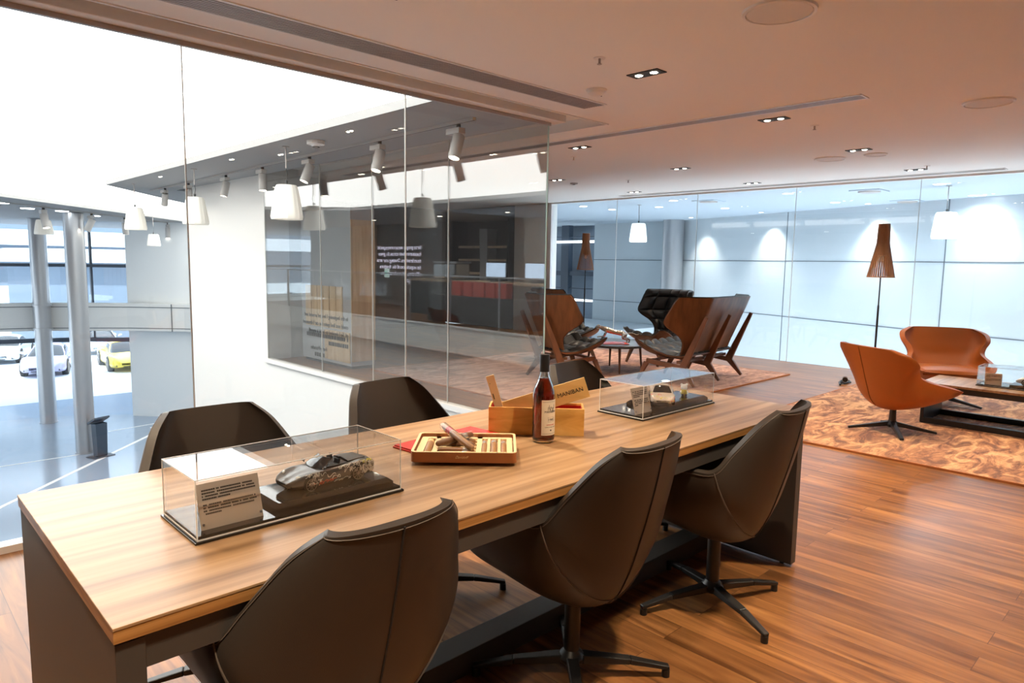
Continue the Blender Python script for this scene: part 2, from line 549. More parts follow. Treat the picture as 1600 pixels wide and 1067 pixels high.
    def build(s, name, mat, parent=None, smooth=False, bevel=0.0, seg=2, ang=40, loc=None):
        bmesh.ops.recalc_face_normals(s.bm, faces=s.bm.faces)
        me = bpy.data.meshes.new(name)
        s.bm.to_mesh(me)
        s.bm.free()
        me.materials.append(M[mat] if isinstance(mat, str) else mat)
        o = bpy.data.objects.new(name, me)
        COL.objects.link(o)
        if parent is not None:
            o.parent = parent
        if loc is not None:
            o.location = loc
        if smooth:
            for p in me.polygons:
                p.use_smooth = True
            me.set_sharp_from_angle(angle=R(ang)) if hasattr(me, 'set_sharp_from_angle') else None
        if bevel:
            md = o.modifiers.new('bevel', 'BEVEL')
            md.width = bevel
            md.segments = seg
            md.limit_method = 'ANGLE'
            md.angle_limit = R(35)
        return o

def tag(o, label, cat=None, group=None):
    o['label'] = label
    if cat:
        o['category'] = cat
    if group:
        o['group'] = group
    return o

def thing(name, label, cat, loc=(0, 0, 0), rz=0.0, group=None):
    o = bpy.data.objects.new(name, None)
    o.empty_display_size = 0.1
    COL.objects.link(o)
    o.location = loc
    o.rotation_euler = (0, 0, rz)
    return tag(o, label, cat, group)

def struct(o):
    o['kind'] = 'structure'
    return o

def dup(root, loc=None, rz=None, label=None, group=None):
    r = root.copy()
    COL.objects.link(r)
    if loc is not None:
        r.location = loc
    if rz is not None:
        r.rotation_euler = (0, 0, rz)
    if label:
        r['label'] = label
    if group:
        r['group'] = group
    for ch in list(root.children):
        c = ch.copy()
        COL.objects.link(c)
        c.parent = r
        for g in list(ch.children):
            d = g.copy()
            COL.objects.link(d)
            d.parent = c
    return r

def text_mesh(name, body, size, mat, parent=None, depth=0.0006, mtx=None, mirror=False, align='LEFT', spacing=1.0, shear=0.0):
    cu = bpy.data.curves.new(name, 'FONT')
    cu.body = body
    cu.size = size
    cu.extrude = depth
    cu.align_x = align
    cu.space_line = spacing
    cu.shear = shear
    cu.resolution_u = 3
    t = bpy.data.objects.new(name + '_curve', cu)
    COL.objects.link(t)
    dg = bpy.context.evaluated_depsgraph_get()
    me = bpy.data.meshes.new_from_object(t.evaluated_get(dg))
    bpy.data.objects.remove(t)
    bpy.data.curves.remove(cu)
    if mirror:
        me.transform(Matrix.Scale(-1, 4, (1, 0, 0)))
        me.flip_normals()
    if mtx is not None:
        me.transform(mtx)
    me.name = name
    me.materials.clear()
    me.materials.append(M[mat])
    o = bpy.data.objects.new(name, me)
    COL.objects.link(o)
    if parent is not None:
        o.parent = parent
    return o

def frame(o, x, y):
    """matrix taking the text plane (x right, y up) to the place: origin, right vector, up vector"""
    o, x, y = Vector(o), Vector(x).normalized(), Vector(y).normalized()
    z = x.cross(y)
    m = Matrix((x, y, z)).transposed().to_4x4()
    m.translation = o
    return m

def lines_of_print(mb, o, x, y, w, h, rows, fill=0.85, thick=0.35, seed=1, gaps=()):
    """rows of tiny printed characters on a plane"""
    rnd = random.Random(seed)
    o, x, y = Vector(o), Vector(x).normalized(), Vector(y).normalized()
    z = x.cross(y)
    ph = h/rows
    ch = ph*thick
    for r in range(rows):
        if r in gaps:
            continue
        yy = h - (r+.5)*ph
        xx = 0
        end = w*(fill + (1-fill)*rnd.random()) if (r+1 not in gaps and r != rows-1) else w*rnd.uniform(.25, .5)
        while xx < end:
            cw = ch*rnd.uniform(.6, 1.3)
            if rnd.random() > .08:
                p = o + x*(xx+cw/2) + y*yy
                vs = [mb.bm.verts.new(p + x*a*cw*.42 + y*b*ch*.5 + z*c) for c in (0, .0003) for a, b in ((-1, -1), (1, -1), (1, 1), (-1, 1))]
                for f in ((3, 2, 1, 0), (4, 5, 6, 7), (0, 1, 5, 4), (1, 2, 6, 5), (2, 3, 7, 6), (3, 0, 4, 7)):
                    mb.bm.faces.new([vs[i] for i in f])
            xx += cw
    return mb

def crom(pts, t):
    """Catmull-Rom through pts, t in 0..1"""
    n = len(pts)-1
    f = max(0, min(n-1e-9, t*n))
    i = int(f)
    f -= i
    p = [pts[max(0, i-1)], pts[i], pts[i+1], pts[min(n, i+2)]]
    out = []
    for a, b, c, d in zip(*p):
        out.append(.5*((2*b) + (-a+c)*f + (2*a-5*b+4*c-d)*f*f + (-a+3*b-3*c+d)*f**3))
    return out

# ------------------------------------------------------------------ the setting
ZC = 2.56      # main ceiling
ZS = 2.53      # atrium soffit
ZG = -4.0      # showroom ground floor
GY = 3.90      # glass wall along x beside the table
GX = 4.15      # glass wall along y over the atrium
BX = 9.98      # far glass wall

# floors
m = MB()
m.b2((-6, -5, -.35), (10.0, GY+.03, 0))
m.b2((GX+.0, GY+.03, -.35), (10.0, 9.17, 0)); m.b2((GX+.36, 9.17, -.35), (10.0, 12.0, 0))
m.b2((-6, GY+.03, -.35), (-.95, 22, 0))
struct(m.build('floor', 'floor'))
m = MB()
m.b2((-9, GY+.1, ZG-.3), (17, 30, ZG))
struct(m.build('floor_atrium', 'atrium_floor'))
# ceilings
m = MB()
m.b2((-6, -5, ZC), (10.0, 3.72, 2.66))
m.b2((4.65, 3.72, ZC), (10.0, 14, 2.66))
m.b2((-6, 3.72, 2.64), (4.65, GY+.02, 2.70))       # recess over the glass
m.b2((GX, GY+.02, 2.64), (4.65, 14, 2.70))
struct(m.build('ceiling', 'ceiling'))
m = MB()
m.b2((10.0, -5, ZC), (19, 18, 2.66))
struct(m.build('ceiling_corridor', 'ceiling_cool'))
m = MB()
m.b2((-6, GY, ZS), (-.2, 14.1, 2.66))
m.b2((3.08, GY, ZS), (GX, 12.6, 2.66))
m.prism([(3.08, 12.6), (4.15, 12.6), (11.8, 13.9), (15, 18), (12.5, 24.5), (4.74, 14.8)], ZS, 2.66)
m.prism([(-6, 14.1), (-.2, 14.1), (2.27, 16.9), (7.8, 23.2), (12.5, 28.2), (12, 32), (-9, 32), (-9, 14.1)], ZS, 2.66)
struct(m.build('ceiling_atrium', 'soffit'))
m = MB()
m.b2((-9, -6, 2.72), (19, 32, 2.95))
struct(m.build('ceiling_roof', 'soffit'))

# luminous stretched ceiling (gives off light)
m = MB()
m.prism([(-.2, GY+.03), (3.08, GY+.03), (3.08, 12.6), (4.74, 14.8), (12.5, 24.5), (12.5, 28.2), (7.8, 23.2), (2.27, 16.9), (-.2, 14.1)], 2.60, 2.63)
lc = m.build('ceiling_light', emis('luminous_ceiling', (1.0, 0.985, 0.96), CEIL_STRENGTH))
tag(lc, 'huge glowing white stretched ceiling over the atrium beyond the glass', 'ceiling light')

# header, trims
m = MB(); m.b2((-6, 3.80, 2.52), (4.24, 3.93, 2.64))
struct(m.build('trim_1', 'ceiling', bevel=.004))
m = MB()
m.b2((-6, 3.705, ZC-.006), (4.665, 3.722, ZC+.01)); m.b2((4.65, 3.705, ZC-.006), (4.667, 14, ZC+.01))
struct(m.build('trim_2', 'white_trim'))
m = MB(); m.b2((-2, 3.888, 2.495), (4.16, 3.914, 2.522))
struct(m.build('trim_3', 'grille'))
m = MB(); m.b2((-.95, 3.87, -.02), (4.10, 3.95, .035))
struct(m.build('trim_4', 'white_trim'))
m = MB(); m.b2((GX-.05, GY+.05, -.03), (GX+.05, 9.2, .02))
struct(m.build('window_sill', 'white_wall'))
m = MB(); m.b2((BX-.03, -5, 2.535), (BX+.03, 9.27, ZC))
struct(m.build('trim_5', 'white_trim'))
m = MB(); m.b2((BX-.04, 9.24, 0), (BX+.04, 9.32, ZC))
struct(m.build('trim_6', 'white_trim'))

# glass wall 1, beside the table
def pane(name, lo, hi, mat, edge, edges):
    p = MB().b2(lo, hi).build(name, mat)
    struct(p)
    e = MB()
    for a, b in edges:
        e.b2(a, b)
    q = e.build(name + '_joint', edge, p)
    return p
xs = [-2.89, -1.48, -.07, 1.338, 2.752, 4.145]
for i in range(5):
    a, b = xs[i], xs[i+1]
    last = i == 4
    pane('window_%d' % (i+1), (a+.003, GY-.006, .03), (b-.003, GY+.006, 2.52), 'glass',
         'glass_edge' if last else 'pale_edge',
         [((b-.006, GY-.0065, .03), (b-.001, GY+.0065, 2.52))])
# glass wall C over the atrium
ys = [3.915, 5.19, 6.51, 7.655, 9.17]
for i in range(4):
    a, b = ys[i], ys[i+1]
    pane('window_%d' % (i+6), (GX-.006, a+.003, .02), (GX+.006, b-.003, ZS), 'glass_c', 'pale_edge',
         [((GX-.0065, b-.006, .02), (GX+.0065, b-.001, ZS))])
# glass wall B before the corridor
yb = [-3.62, -2.01, -.40, 1.22, 2.834, 4.446, 6.06, 7.678, 9.25]
for i in range(8):
    a, b = yb[i], yb[i+1]
    pane('window_%d' % (i+10), (BX-.006, a+.003, .0), (BX+.006, b-.003, 2.54), 'glass', 'pale_edge',
         [((BX-.0065, b-.005, 0), (BX+.0065, b+.0, 2.54))])

# white wall over the atrium, with its return behind the glass
m = MB()
m.b2((GX-.01, 9.17, ZG), (GX+.34, 12.05, ZS))
m.b2((GX-.01, GY-.1, ZG), (GX-.002, 9.17, -.0))
struct(m.build('wall_white', 'white_wall'))
m = MB()
m.b2((GX+.012, 9.175, 0), (4.98, 9.30, 2.64))
struct(m.build('wall_beige', 'warm_wall'))
# room enclosure out of the photograph
m = MB()
m.b2((-6.2, -5.2, -.35), (10.05, -5, 2.7)); m.b2((-6.2, -5.2, -.35), (-6, 26, 2.7))
struct(m.build('wall_right', 'warm_wall'))
m = MB(); m.b2((GX+.35, 12.6, ZG), (10.0, 12.75, 2.64)); m.b2((4.6, 9.31, 0), (4.98, 12.6, 2.64))
struct(m.build('wall_lounge', 'brown_wall'))
m = MB(); m.b2((BX, 9.32, 0), (10.2, 10.3, ZC))
struct(m.build('wall_end', 'white_wall'))
m = MB(); m.b2((BX, 10.3, 0), (10.2, 12.6, ZC))
struct(m.build('wall_dark', 'brown_wall'))
m = MB()
m.b2((-6, GY-.02, ZG), (GX, GY+.05, -.03)); m.b2((-1.3, GY+.05, ZG), (-1.2, 22, -.5)); m.b2((10.0, -5, ZG), (10.05, 14, -.03))
struct(m.build('wall_slab_edge', 'slab'))

# silver panel wall beyond the far glass
wp = [(11.6, -3.3), (12.40, .2), (13.30, 3.33), (14.57, 6.64), (15.66, 9.49), (16.0, 10.4), (16.05, 13.15)]
def offset(p, q, d):
    v = Vector((q[0]-p[0], q[1]-p[1])).normalized()
    return (v.y*d, -v.x*d)
m = MB()
for p, q in zip(wp, wp[1:]):
    ox, oy = offset(p, q, .15)
    m.prism([p, q, (q[0]+ox, q[1]+oy), (p[0]+ox, p[1]+oy)], ZG, ZC)
pw = struct(m.build('wall_panels', 'panel'))
m = MB()
for k, (p, q) in enumerate(zip(wp, wp[1:])):
    ox, oy = offset(p, q, -.006)
    ix, iy = offset(p, q, .02)
    for z in (1.52, .33, -.86, -2.05):
        m.prism([(p[0]+ox, p[1]+oy), (q[0]+ox, q[1]+oy), (q[0]+ix, q[1]+iy), (p[0]+ix, p[1]+iy)], z-.008, z+.008)
    v = Vector((q[0]-p[0], q[1]-p[1])).normalized()*.008
    m.prism([(p[0]+ox-v.x, p[1]+oy-v.y), (p[0]+ox+v.x, p[1]+oy+v.y), (p[0]+ix+v.x, p[1]+iy+v.y), (p[0]+ix-v.x, p[1]+iy-v.y)], ZG, ZC)
m.b2((16.03, 11.75, ZG), (16.045, 11.766, ZC))
m.build('panel_joint', 'joint', pw)
m = MB(); m.b2((14.0, 10.4, -.42), (16.0, 16.2, -.25))
struct(m.build('trim_7', 'panel'))
# dark framed window beside it
m = MB(); m.b2((16.6, 13.1, ZG), (16.7, 17.5, ZC))
struct(m.build('wall_window_back', 'ext_a'))
m = MB()
m.b2((16.15, 14.25, ZG), (16.35, 14.55, ZC)); m.b2((16.2, 13.1, 1.02), (16.3, 17.5, 1.16)); m.b2((16.2, 13.1, .62), (16.3, 17.5, .65)); m.b2((16.2, 13.1, 2.2), (16.3, 17.5, 2.22))
struct(m.build('window_frame', 'dark_steel'))
m = MB(); m.b2((16.1, 13.1, 2.02), (16.2, 17.5, 2.09)); m.b2((16.1, 13.1, .25), (16.2, 17.5, .31))
o = tag(m.build('light_strip', emis('white_strip', (.85, .93, 1.0), 2.2)), 'pair of slim white light strips across the dark framed window far beyond the glass', 'light strip')
c = MB().cyl((15.62, 10.15, -.72), .27, 6.56, 40).build('column', 'steel', smooth=True)
c.data.name = 'round_column'
c.name = 'round_column'
tag(c, 'round grey steel column against the silver panel wall behind the far glass', 'column')

# atrium columns
for (x, y, lab, ring) in ((4.40, 26.15, 'slim grey round column with two collars at the gallery band, behind the other column', True), (4.43, 21.45, 'nearer grey round atrium column standing beside the dark lectern', False)):
    t = thing('round_column', lab, 'column', (x, y, ZG))
    MB().cyl((0, 0, 3.26), .24, 6.52, 40).build('shaft', 'steel', t, smooth=True)
    if ring:
        for z in (3.05, 3.8):
            MB().lathe([(.24, z-.03), (.275, z-.03), (.275, z+.03), (.24, z+.03)], 40).build('collar', 'steel', t, smooth=True)
    MB().lathe([(.24, 0), (.26, 0), (.26, .03), (.24, .03)], 40).build('base_ring', 'steel', t)

# street facade
fp = [(-9, 30.1), (-2, 28.6), (3.26, 27.3), (4.44, 27.03), (5.56, 26.6), (6.85, 25.6)]
m = MB()
for p, q in zip(fp, fp[1:]):
    ox, oy = offset(p, q, -.02)
    m.prism([p, q, (q[0]+ox, q[1]+oy), (p[0]+ox, p[1]+oy)], ZG, ZS)
struct(m.build('window_facade', 'facade_glass'))
m = MB()
def strip(z0, z1, d):
    for p, q in zip(fp, fp[1:]):
        ox, oy = offset(p, q, d)
        m.prism([(p[0]+ox, p[1]+oy), (q[0]+ox, q[1]+oy), (q[0]-ox*.2, q[1]-oy*.2), (p[0]-ox*.2, p[1]-oy*.2)], z0, z1)
strip(1.02, 1.12, .12); strip(-1.47, -1.33, .12)
m.b2((5.58, 26.40, -1.4), (5.76, 26.62, ZS))
m.b2((5.86, 26.34, 1.1), (5.92, 26.5, ZS)); m.b2((5.86, 26.34, -1.4), (5.92, 26.5, 1.1))
m.b2((2.0, 27.4, -1.4), (2.12, 27.6, ZS))
struct(m.build('window_mullion', 'dark_steel'))
# gallery band
m = MB()
gb = [(-9, 29.5), (3.2, 26.75), (4.3, 26.5), (6.55, 25.0), (7.9, 23.7), (9.0, 22.0)]
for p, q in zip(gb, gb[1:]):
    ox, oy = offset(p, q, .35)
    m.prism([p, q, (q[0]-ox, q[1]-oy), (p[0]-ox, p[1]-oy)], -1.04, -.14)
gbo = struct(m.build('wall_gallery', 'slab'))
m = MB()
for p, q in zip(gb, gb[1:]):
    ox, oy = offset(p, q, .008)
    for z in (-.26, -.95):
        m.prism([(p[0]+ox, p[1]+oy), (q[0]+ox, q[1]+oy), (q[0]-ox, q[1]-oy), (p[0]-ox, p[1]-oy)], z-.012, z+.012)
for x, y in ((5.30, 25.82), (7.6, 23.98)):
    m.box((x, y, -.6), (.02, .06, .9), rz=R(-40))
m.build('joint', 'joint', gbo)
# grey wall beside the facade
m = MB()
gw = [(6.85, 25.6), (7.55, 24.8), (9.2, 22.9), (12.6, 19.0)]
for p, q in zip(gw, gw[1:]):
    ox, oy = offset(p, q, -.2)
    m.prism([p, q, (q[0]-ox, q[1]-oy), (p[0]-ox, p[1]-oy)], ZG, ZS)
struct(m.build('wall_grey', 'grey_panel'))
m = MB(); m.b2((4.5, 12.75, ZG), (12.6, 13.0, 2.66)); m.b2((12.5, 13, ZG), (12.7, 19.1, 2.66))
struct(m.build('wall_atrium', 'grey_panel'))

# white lines let into the ground floor
def gline(a, b, wd, lab):
    a, b = Vector((*a, 0)), Vector((*b, 0))
    d = (b-a).normalized()
    n = Vector((-d.y, d.x, 0))*wd/2
    mm = MB()
    mm.prism([((a-n).x, (a-n).y), ((b-n).x, (b-n).y), ((b+n).x, (b+n).y), ((a+n).x, (a+n).y)], ZG, ZG+.004)
    return struct(mm.build('floor_line', 'white_line'))
gline((-3.5, 12), (6.9, 22.95), .11, '')
gline((5.5, 23.6), (8.2, 24.0), .06, '')
gline((6.6, 23.3), (7.3, 23.3), .07, '')
gline((-6, 21.5), (4.3, 21.3), .06, '')

# end of the far hall, and glowing boxes added unseen to brighten panels and ceiling
m = MB(); m.b2((10.06, -5.02, ZG), (19, -5, ZC))
struct(m.build('wall_hall_end', 'taupe'))
for i in range(4):
    t = thing('added_glow_box', 'unseen glowing box added to light the far hall panels and ceiling, %s from the column' % ('fourth', 'third', 'second', 'first')[i], 'added light', ((10.15, 11.1, 12.3, 13.5)[i], -3.2+3.6*i, ZG))
    MB().b2((0, 0, 0), (.9, 2.6, .35)).build('body', 'white_plastic', t)
    MB().b2((.03, .03, .35), (.87, 2.57, .37)).build('diffuser', emis('added_hall_glow', (.82, .91, 1.0), 13.0), t)
# outside: paving, neighbouring buildings
m = MB(); m.b2((-60, 29.2, ZG-.25), (80, 120, ZG-.03)); m.b2((-3, 26.2, ZG-.35), (30, 40, ZG-.32))
m.prism([(6.85, 25.9), (14, 20), (40, 29.2), (2, 29.2)], ZG-.25, ZG-.03)
struct(m.build('ground', 'paving'))
b = thing('building', 'pale blue office building with stacked bands seen beyond the street facade', 'building', (4, 62, ZG))
MB().b2((-40, 0, 7.2), (30, 12, 11)).build('upper_storey', 'ext_a', b)
MB().b2((-40, .6, 3.1), (30, 12, 6.1)).build('middle_storey', 'ext_a', b)
MB().b2((-40, -1.2, 6.1), (30, 12, 7.2)).build('white_band', 'ext_b', b)
MB().b2((-40, -1.0, 2.3), (30, 12, 3.1)).build('canopy', 'ext_b', b)
m = MB()
for i in range(28):
    m.b2((-39+i*2.5, .5, .1), (-38.8+i*2.5, .9, 2.3))
m.build('ground_post', 'ext_a', b)['kind'] = 'stuff'
b2 = thing('building', 'white angular pavilion roof standing in front of the pale blue building', 'building', (12, 50, ZG))
MB().box((0, 0, 5.4), (14, 5, .5), rz=R(-35), rx=R(4)).build('roof', 'ext_b', b2)
MB().box((0, 0, 2.6), (10, 3, 5.2), rz=R(-35)).build('wall', 'ext_a', b2)

# ------------------------------------------------------------------ gallery bar across the atrium (seen mirrored in the glass)
m = MB(); m.b2((-1.0, GY+.1, -.55), (-.93, 22, .0)); m.b2((-.96, GY+.1, 0), (-.90, 22, .04))
struct(m.build('wall_gallery_edge', 'slab'))
t = thing('balustrade', 'glass balustrade with slim steel rail on the gallery edge across the atrium', 'balustrade', (-.95, 3.95, 0))
for i in range(11):
    MB().b2((-.006, .02+i*1.5, .04), (.006, 1.49+i*1.5, 1.08)).build('glass_panel', 'glass', t)
    MB().b2((-.012, -.01+i*1.5, .0), (.012, .012+i*1.5, 1.08)).build('post', 'steel', t)
MB().b2((-.02, 0, 1.08), (.02, 16.5, 1.11)).build('rail', 'steel', t)
m = MB(); m.b2((-4.4, GY+.1, 0), (-4.2, 13.1, ZS)); m.b2((-4.4, 12.5, 0), (-4.2, 13.1, ZS))
struct(m.build('wall_gallery_beige', 'warm_wall'))
m = MB(); m.b2((-4.9, 13.1, 0), (-4.75, 15.5, ZS)); m.b2((-4.9, 13.1, 0), (-4.2, 13.16, ZS)); m.b2((-4.9, 15.44, 0), (-4.2, 15.5, ZS))
struct(m.build('wall_gallery_dark', 'black_matt'))
m = MB(); m.b2((-4.4, 15.5, 0), (-4.2, 18.2, ZS)); m.b2((-4.4, 18.2, 0), (-4.2, 19.3, ZS))
struct(m.build('wall_gallery_taupe', 'taupe'))
m = MB(); m.b2((-4.5, 19.3, 0), (-4.3, 24, ZS))
struct(m.build('wall_gallery_blue', 'ext_a'))
t = thing('slat_screen', 'pale oak vertical slat screen beside the taupe gallery wall', 'screen', (-4.15, 19.3, 0))
for i in range(7):
    MB().b2((-.04, i*.2, 0), (.04, .17+i*.2, ZS)).build('slat', 'oak', t)
text_mesh('wall_lettering', 'Some people enjoy a very special\nfreedom in their car as if it gives\nthem freedom. Owning a car makes\nthe experience of this freedom\na life-time, drive wherever you\nwant to go.', .175, 'text_glow', None, .002,
          frame((-4.19, 16.9, 1.75), (0, 1, 0), (0, 0, 1)), spacing=1.15)
tag(bpy.data.objects['wall_lettering'], 'pale violet lettering projected on the dark taupe gallery wall', 'lettering')
# shelving
t = thing('display_shelf', 'dark shelving niche with oak shelves in the gallery bar', 'shelf', (-4.72, 13.2, 0))
for z in (1.05, 1.42, 1.78):
    MB().b2((.0, .1, z), (.4, 2.1, z+.06)).build('shelf_board', 'oak', t)
MB().b2((.0, .9, 0), (.42, 1.16, 2.3)).build('divider', 'stone', t)
# bar counter
t = thing('bar_counter', 'dark bar counter with copper-coloured top on the gallery', 'counter', (-3.0, 9.0, 0))
MB().b2((-.35, 0, 0), (.3, 6.4, .88)).build('body', 'black_matt', t)
MB().b2((-.42, -.03, .88), (.34, 6.43, .93)).build('top', 'oak', t)
for i, (y, lab) in enumerate(((10.9, 'gallery screen glowing blue-white, the nearer one on the bar counter'), (12.3, 'gallery screen glowing blue-white, the farther one on the bar counter'))):
    t = thing('screen_display', lab, 'screen', (-3.0, y, .93), 0)
    MB().b2((-.02, -.35, .08), (.02, .35, .45)).build('screen', 'screen', t)
    MB().b2((-.03, -.37, .06), (-.021, .37, .47)).build('back', 'black', t)
    MB().b2((-.08, -.1, 0), (.08, .1, .08)).build('stand', 'black', t)
t = thing('coffee_machine', 'chrome coffee machine on the gallery bar counter', 'coffee machine', (-3.0, 14.0, .93))
MB().b2((-.25, -.45, .04), (.25, .45, .42)).build('body', 'chrome', t, bevel=.03)
MB().b2((-.28, -.47, .42), (.22, .47, .47)).build('cup_rail', 'steel', t)
for i in range(5):
    t2 = MB().b2((-.09, -.16, 0), (.09, .16, .32)).build('gift_box', 'red_paint', None, bevel=.004, loc=(-1.9, 10.8+i*.38, .62))
    tag(t2, 'red boxed gift set on the gallery console, %s from the glass end' % ('first', 'second', 'third', 'fourth', 'last')[i], 'gift box', 'red gift boxes on the gallery console')
MB_ = MB().b2((-.25, 0, 0), (.25, 3.4, .62)).build('console', 'black_matt', None, bevel=.01, loc=(-1.9, 9.8, 0))
tag(MB_, 'low black console behind the gallery balustrade', 'console')
t = thing('exit_sign', 'small green arrow exit sign on a white lit plate on the gallery', 'sign', (-4.1, 18.6, 1.0))
MB().b2((-.02, -.14, -.14), (.02, .14, .14)).build('plate', 'sign_face', t)
MB().bar((.024, -.08, 0), (.024, .08, 0), .03, .012).bar((.024, .08, 0), (.024, .03, .05), .02, .012).bar((.024, .08, 0), (.024, .03, -.05), .02, .012).build('arrow', 'green', t)
# free standing text panel behind the atrium glass
t = thing('text_panel', 'grey freestanding wall with black mirror-written quotation behind the atrium glass', 'panel', (4.57, 7.67, 0))
MB().b2((0, 0, .04), (.35, 1.31, 2.05)).build('body', 'stone', t, bevel=.004)
MB().b2((.03, .03, 0), (.32, 1.28, .04)).build('plinth', 'black', t)
for i in range(6):
    MB().b2((-.012, .20+i*.165, .50), (0, .352+i*.165, 1.05)).build('oak_slat', 'oak', t)
MB().b2((-.013, .02, .08), (0, .66, .47)).build('oak_panel', 'oak', t)
MB().b2((0, -.012, .1), (.35, 0, 1.9)).build('oak_end', 'oak', t)
text_mesh('lettering', 'In the beginning I looked around and\ncould not find quite the car I dreamed\nof. So I decided to build it myself.', .078, 'ink', t, .002, frame((-.016, .05, .62), (0, 1, 0), (0, 0, 1)), spacing=1.35)['kind'] = 'stuff'
text_mesh('lettering', 'Ferry Porsche', .078, 'ink', t, .002, frame((-.016, .60, .175), (0, 1, 0), (0, 0, 1)))['kind'] = 'stuff'
m = MB()
lines_of_print(m, (-.016, .05, .25), (0, 1, 0), (0, 0, 1), 1.18, .17, 2, .95, .62, 4)
lines_of_print(m, (-.016, .66, .07), (0, 1, 0), (0, 0, 1), .55, .085, 1, .95, .62, 6)
m.build('small_print', 'ink', t)['kind'] = 'stuff'
bpy.data.objects['wall_lettering']['kind'] = 'stuff'

# ------------------------------------------------------------------ ceiling fixtures of the room
def downlight(x, y, lab, rz=0.0, on=2):
    t = thing('ceiling_downlight', lab, 'downlight', (x, y, ZC), rz)
    MB().b2((-.052, -.112, -.006), (.052, .112, .012)).build('housing', 'black_matt', t)
    for s in (-1, 1):
        l = MB().lathe([(0, -.008), (.019, -.009), (.024, -.006), (.024, 0)], 20, (0, s*.055, 0)).build('lamp', 'lamp_on' if on else 'chrome', t, smooth=True)
        lamp_spot('downlight_beam', (x, y + s*.055, ZC-.03), (x + .04*s, y + s*.3, 0), DOWN_W*(.6 if x > 6.5 else 1), WARM, R(78), .7, .03)
    return t
for x, y, lab in (
        (3.60, 2.58, 'lit twin ceiling downlight nearest the table, beside the round smoke detector'),
        (5.37, 2.61, 'twin ceiling downlight just past the long thin air grille, mid room'),
        (5.39, 4.64, 'twin ceiling downlight close to the end of the atrium glass'),
        (7.34, 4.71, 'twin ceiling downlight above the leather chairs'),
        (7.29, 2.65, 'twin ceiling downlight above the cognac chairs beside two round grilles'),
        (9.15, 2.67, 'twin ceiling downlight near the far glass, closest to its long air slot end'),
        (7.27, 6.66, 'twin ceiling downlight beside the glass edge, before the far row'),
        (9.25, 6.78, 'farthest twin ceiling downlight, by the start of the far air slot'),
        (9.25, 4.76, 'middle twin ceiling downlight of the row along the far glass'),
        (7.3, .65, 'twin ceiling downlight out beyond the round speakers'),
        (5.4, .60, 'twin ceiling downlight beside the second round speaker'),
        (3.6, .60, 'twin ceiling downlight over the open floor by the table end'),
        (1.8, 2.58, 'unseen added twin ceiling downlight over the middle of the table'),  # this and the three below: out of view, added to light the table
        (1.8, .60, 'unseen added twin ceiling downlight over the near chairs'),
        (.1, 2.58, 'unseen added twin ceiling downlight over the near table end'),
        (.1, .60, 'unseen added twin ceiling downlight over the nearest floor')):
    downlight(x, y, lab)

def speaker(x, y, r, lab):
    t = thing('ceiling_speaker', lab, 'speaker', (x, y, ZC))
    MB().lathe([(0, -.008), (r*.86, -.010), (r*.88, -.004), (r*.88, .0), (0, 0)], 48).build('cloth_grille', 'speaker', t, smooth=True)
    MB().lathe([(r*.88, -.004), (r*.90, -.013), (r*.98, -.010), (r, 0), (r*.88, 0)], 48).build('rim', 'white_plastic', t, smooth=True)
speaker(3.15, 1.535, .165, 'largest round ceiling speaker, nearest the camera, at the top edge')
speaker(5.80, 1.27, .16, 'round ceiling speaker at the room side, beyond the long thin grille end')
speaker(7.68, 3.08, .16, 'faint round ceiling speaker beside the downlight over the cognac chairs')
speaker(7.67, 2.62, .11, 'small faint round ceiling speaker behind the downlight over the cognac chairs')

def sprinkler(x, y, lab):
    t = thing('sprinkler', lab, 'sprinkler', (x, y, ZC))
    MB().lathe([(0, -.004), (.032, -.005), (.036, 0), (0, 0)], 20).build('rose', 'white_plastic', t, smooth=True)
    MB().cyl((0, 0, -.018), .007, .03, 10).cyl((0, 0, -.034), .014, .003, 12).build('head', 'grille', t)
sprinkler(3.16, 2.59, 'small ceiling sprinkler head nearest the table')
sprinkler(5.83, 2.48, 'small ceiling sprinkler head past the mid-room downlight')
sprinkler(5.83, 5.10, 'small ceiling sprinkler head beside the end of the atrium glass')
sprinkler(8.89, 2.48, 'small ceiling sprinkler head by the far glass')
sprinkler(7.9, 5.9, 'small ceiling sprinkler head above the round coffee table')
t = thing('smoke_detector', 'round domed smoke detector on the tan ceiling beside the air grille', 'detector', (3.705, 3.056, ZC))
MB().lathe([(0, -.042), (.035, -.040), (.058, -.026), (.062, -.012), (.07, -.008), (.072, 0), (0, 0)], 32).build('dome', 'white_plastic', t, smooth=True)
MB().cyl((.03, -.02, -.041), .004, .004, 8).build('indicator', 'black', t)
t = thing('smoke_detector', 'small flat detector on the pale ceiling before the far glass', 'detector', (7.71, 6.73, ZC))
MB().lathe([(0, -.018), (.05, -.016), (.06, 0), (0, 0)], 24).build('disc', 'grille', t, smooth=True)
MB().cyl((0, 0, -.02), .02, .008, 12).build('sensor', 'black', t)

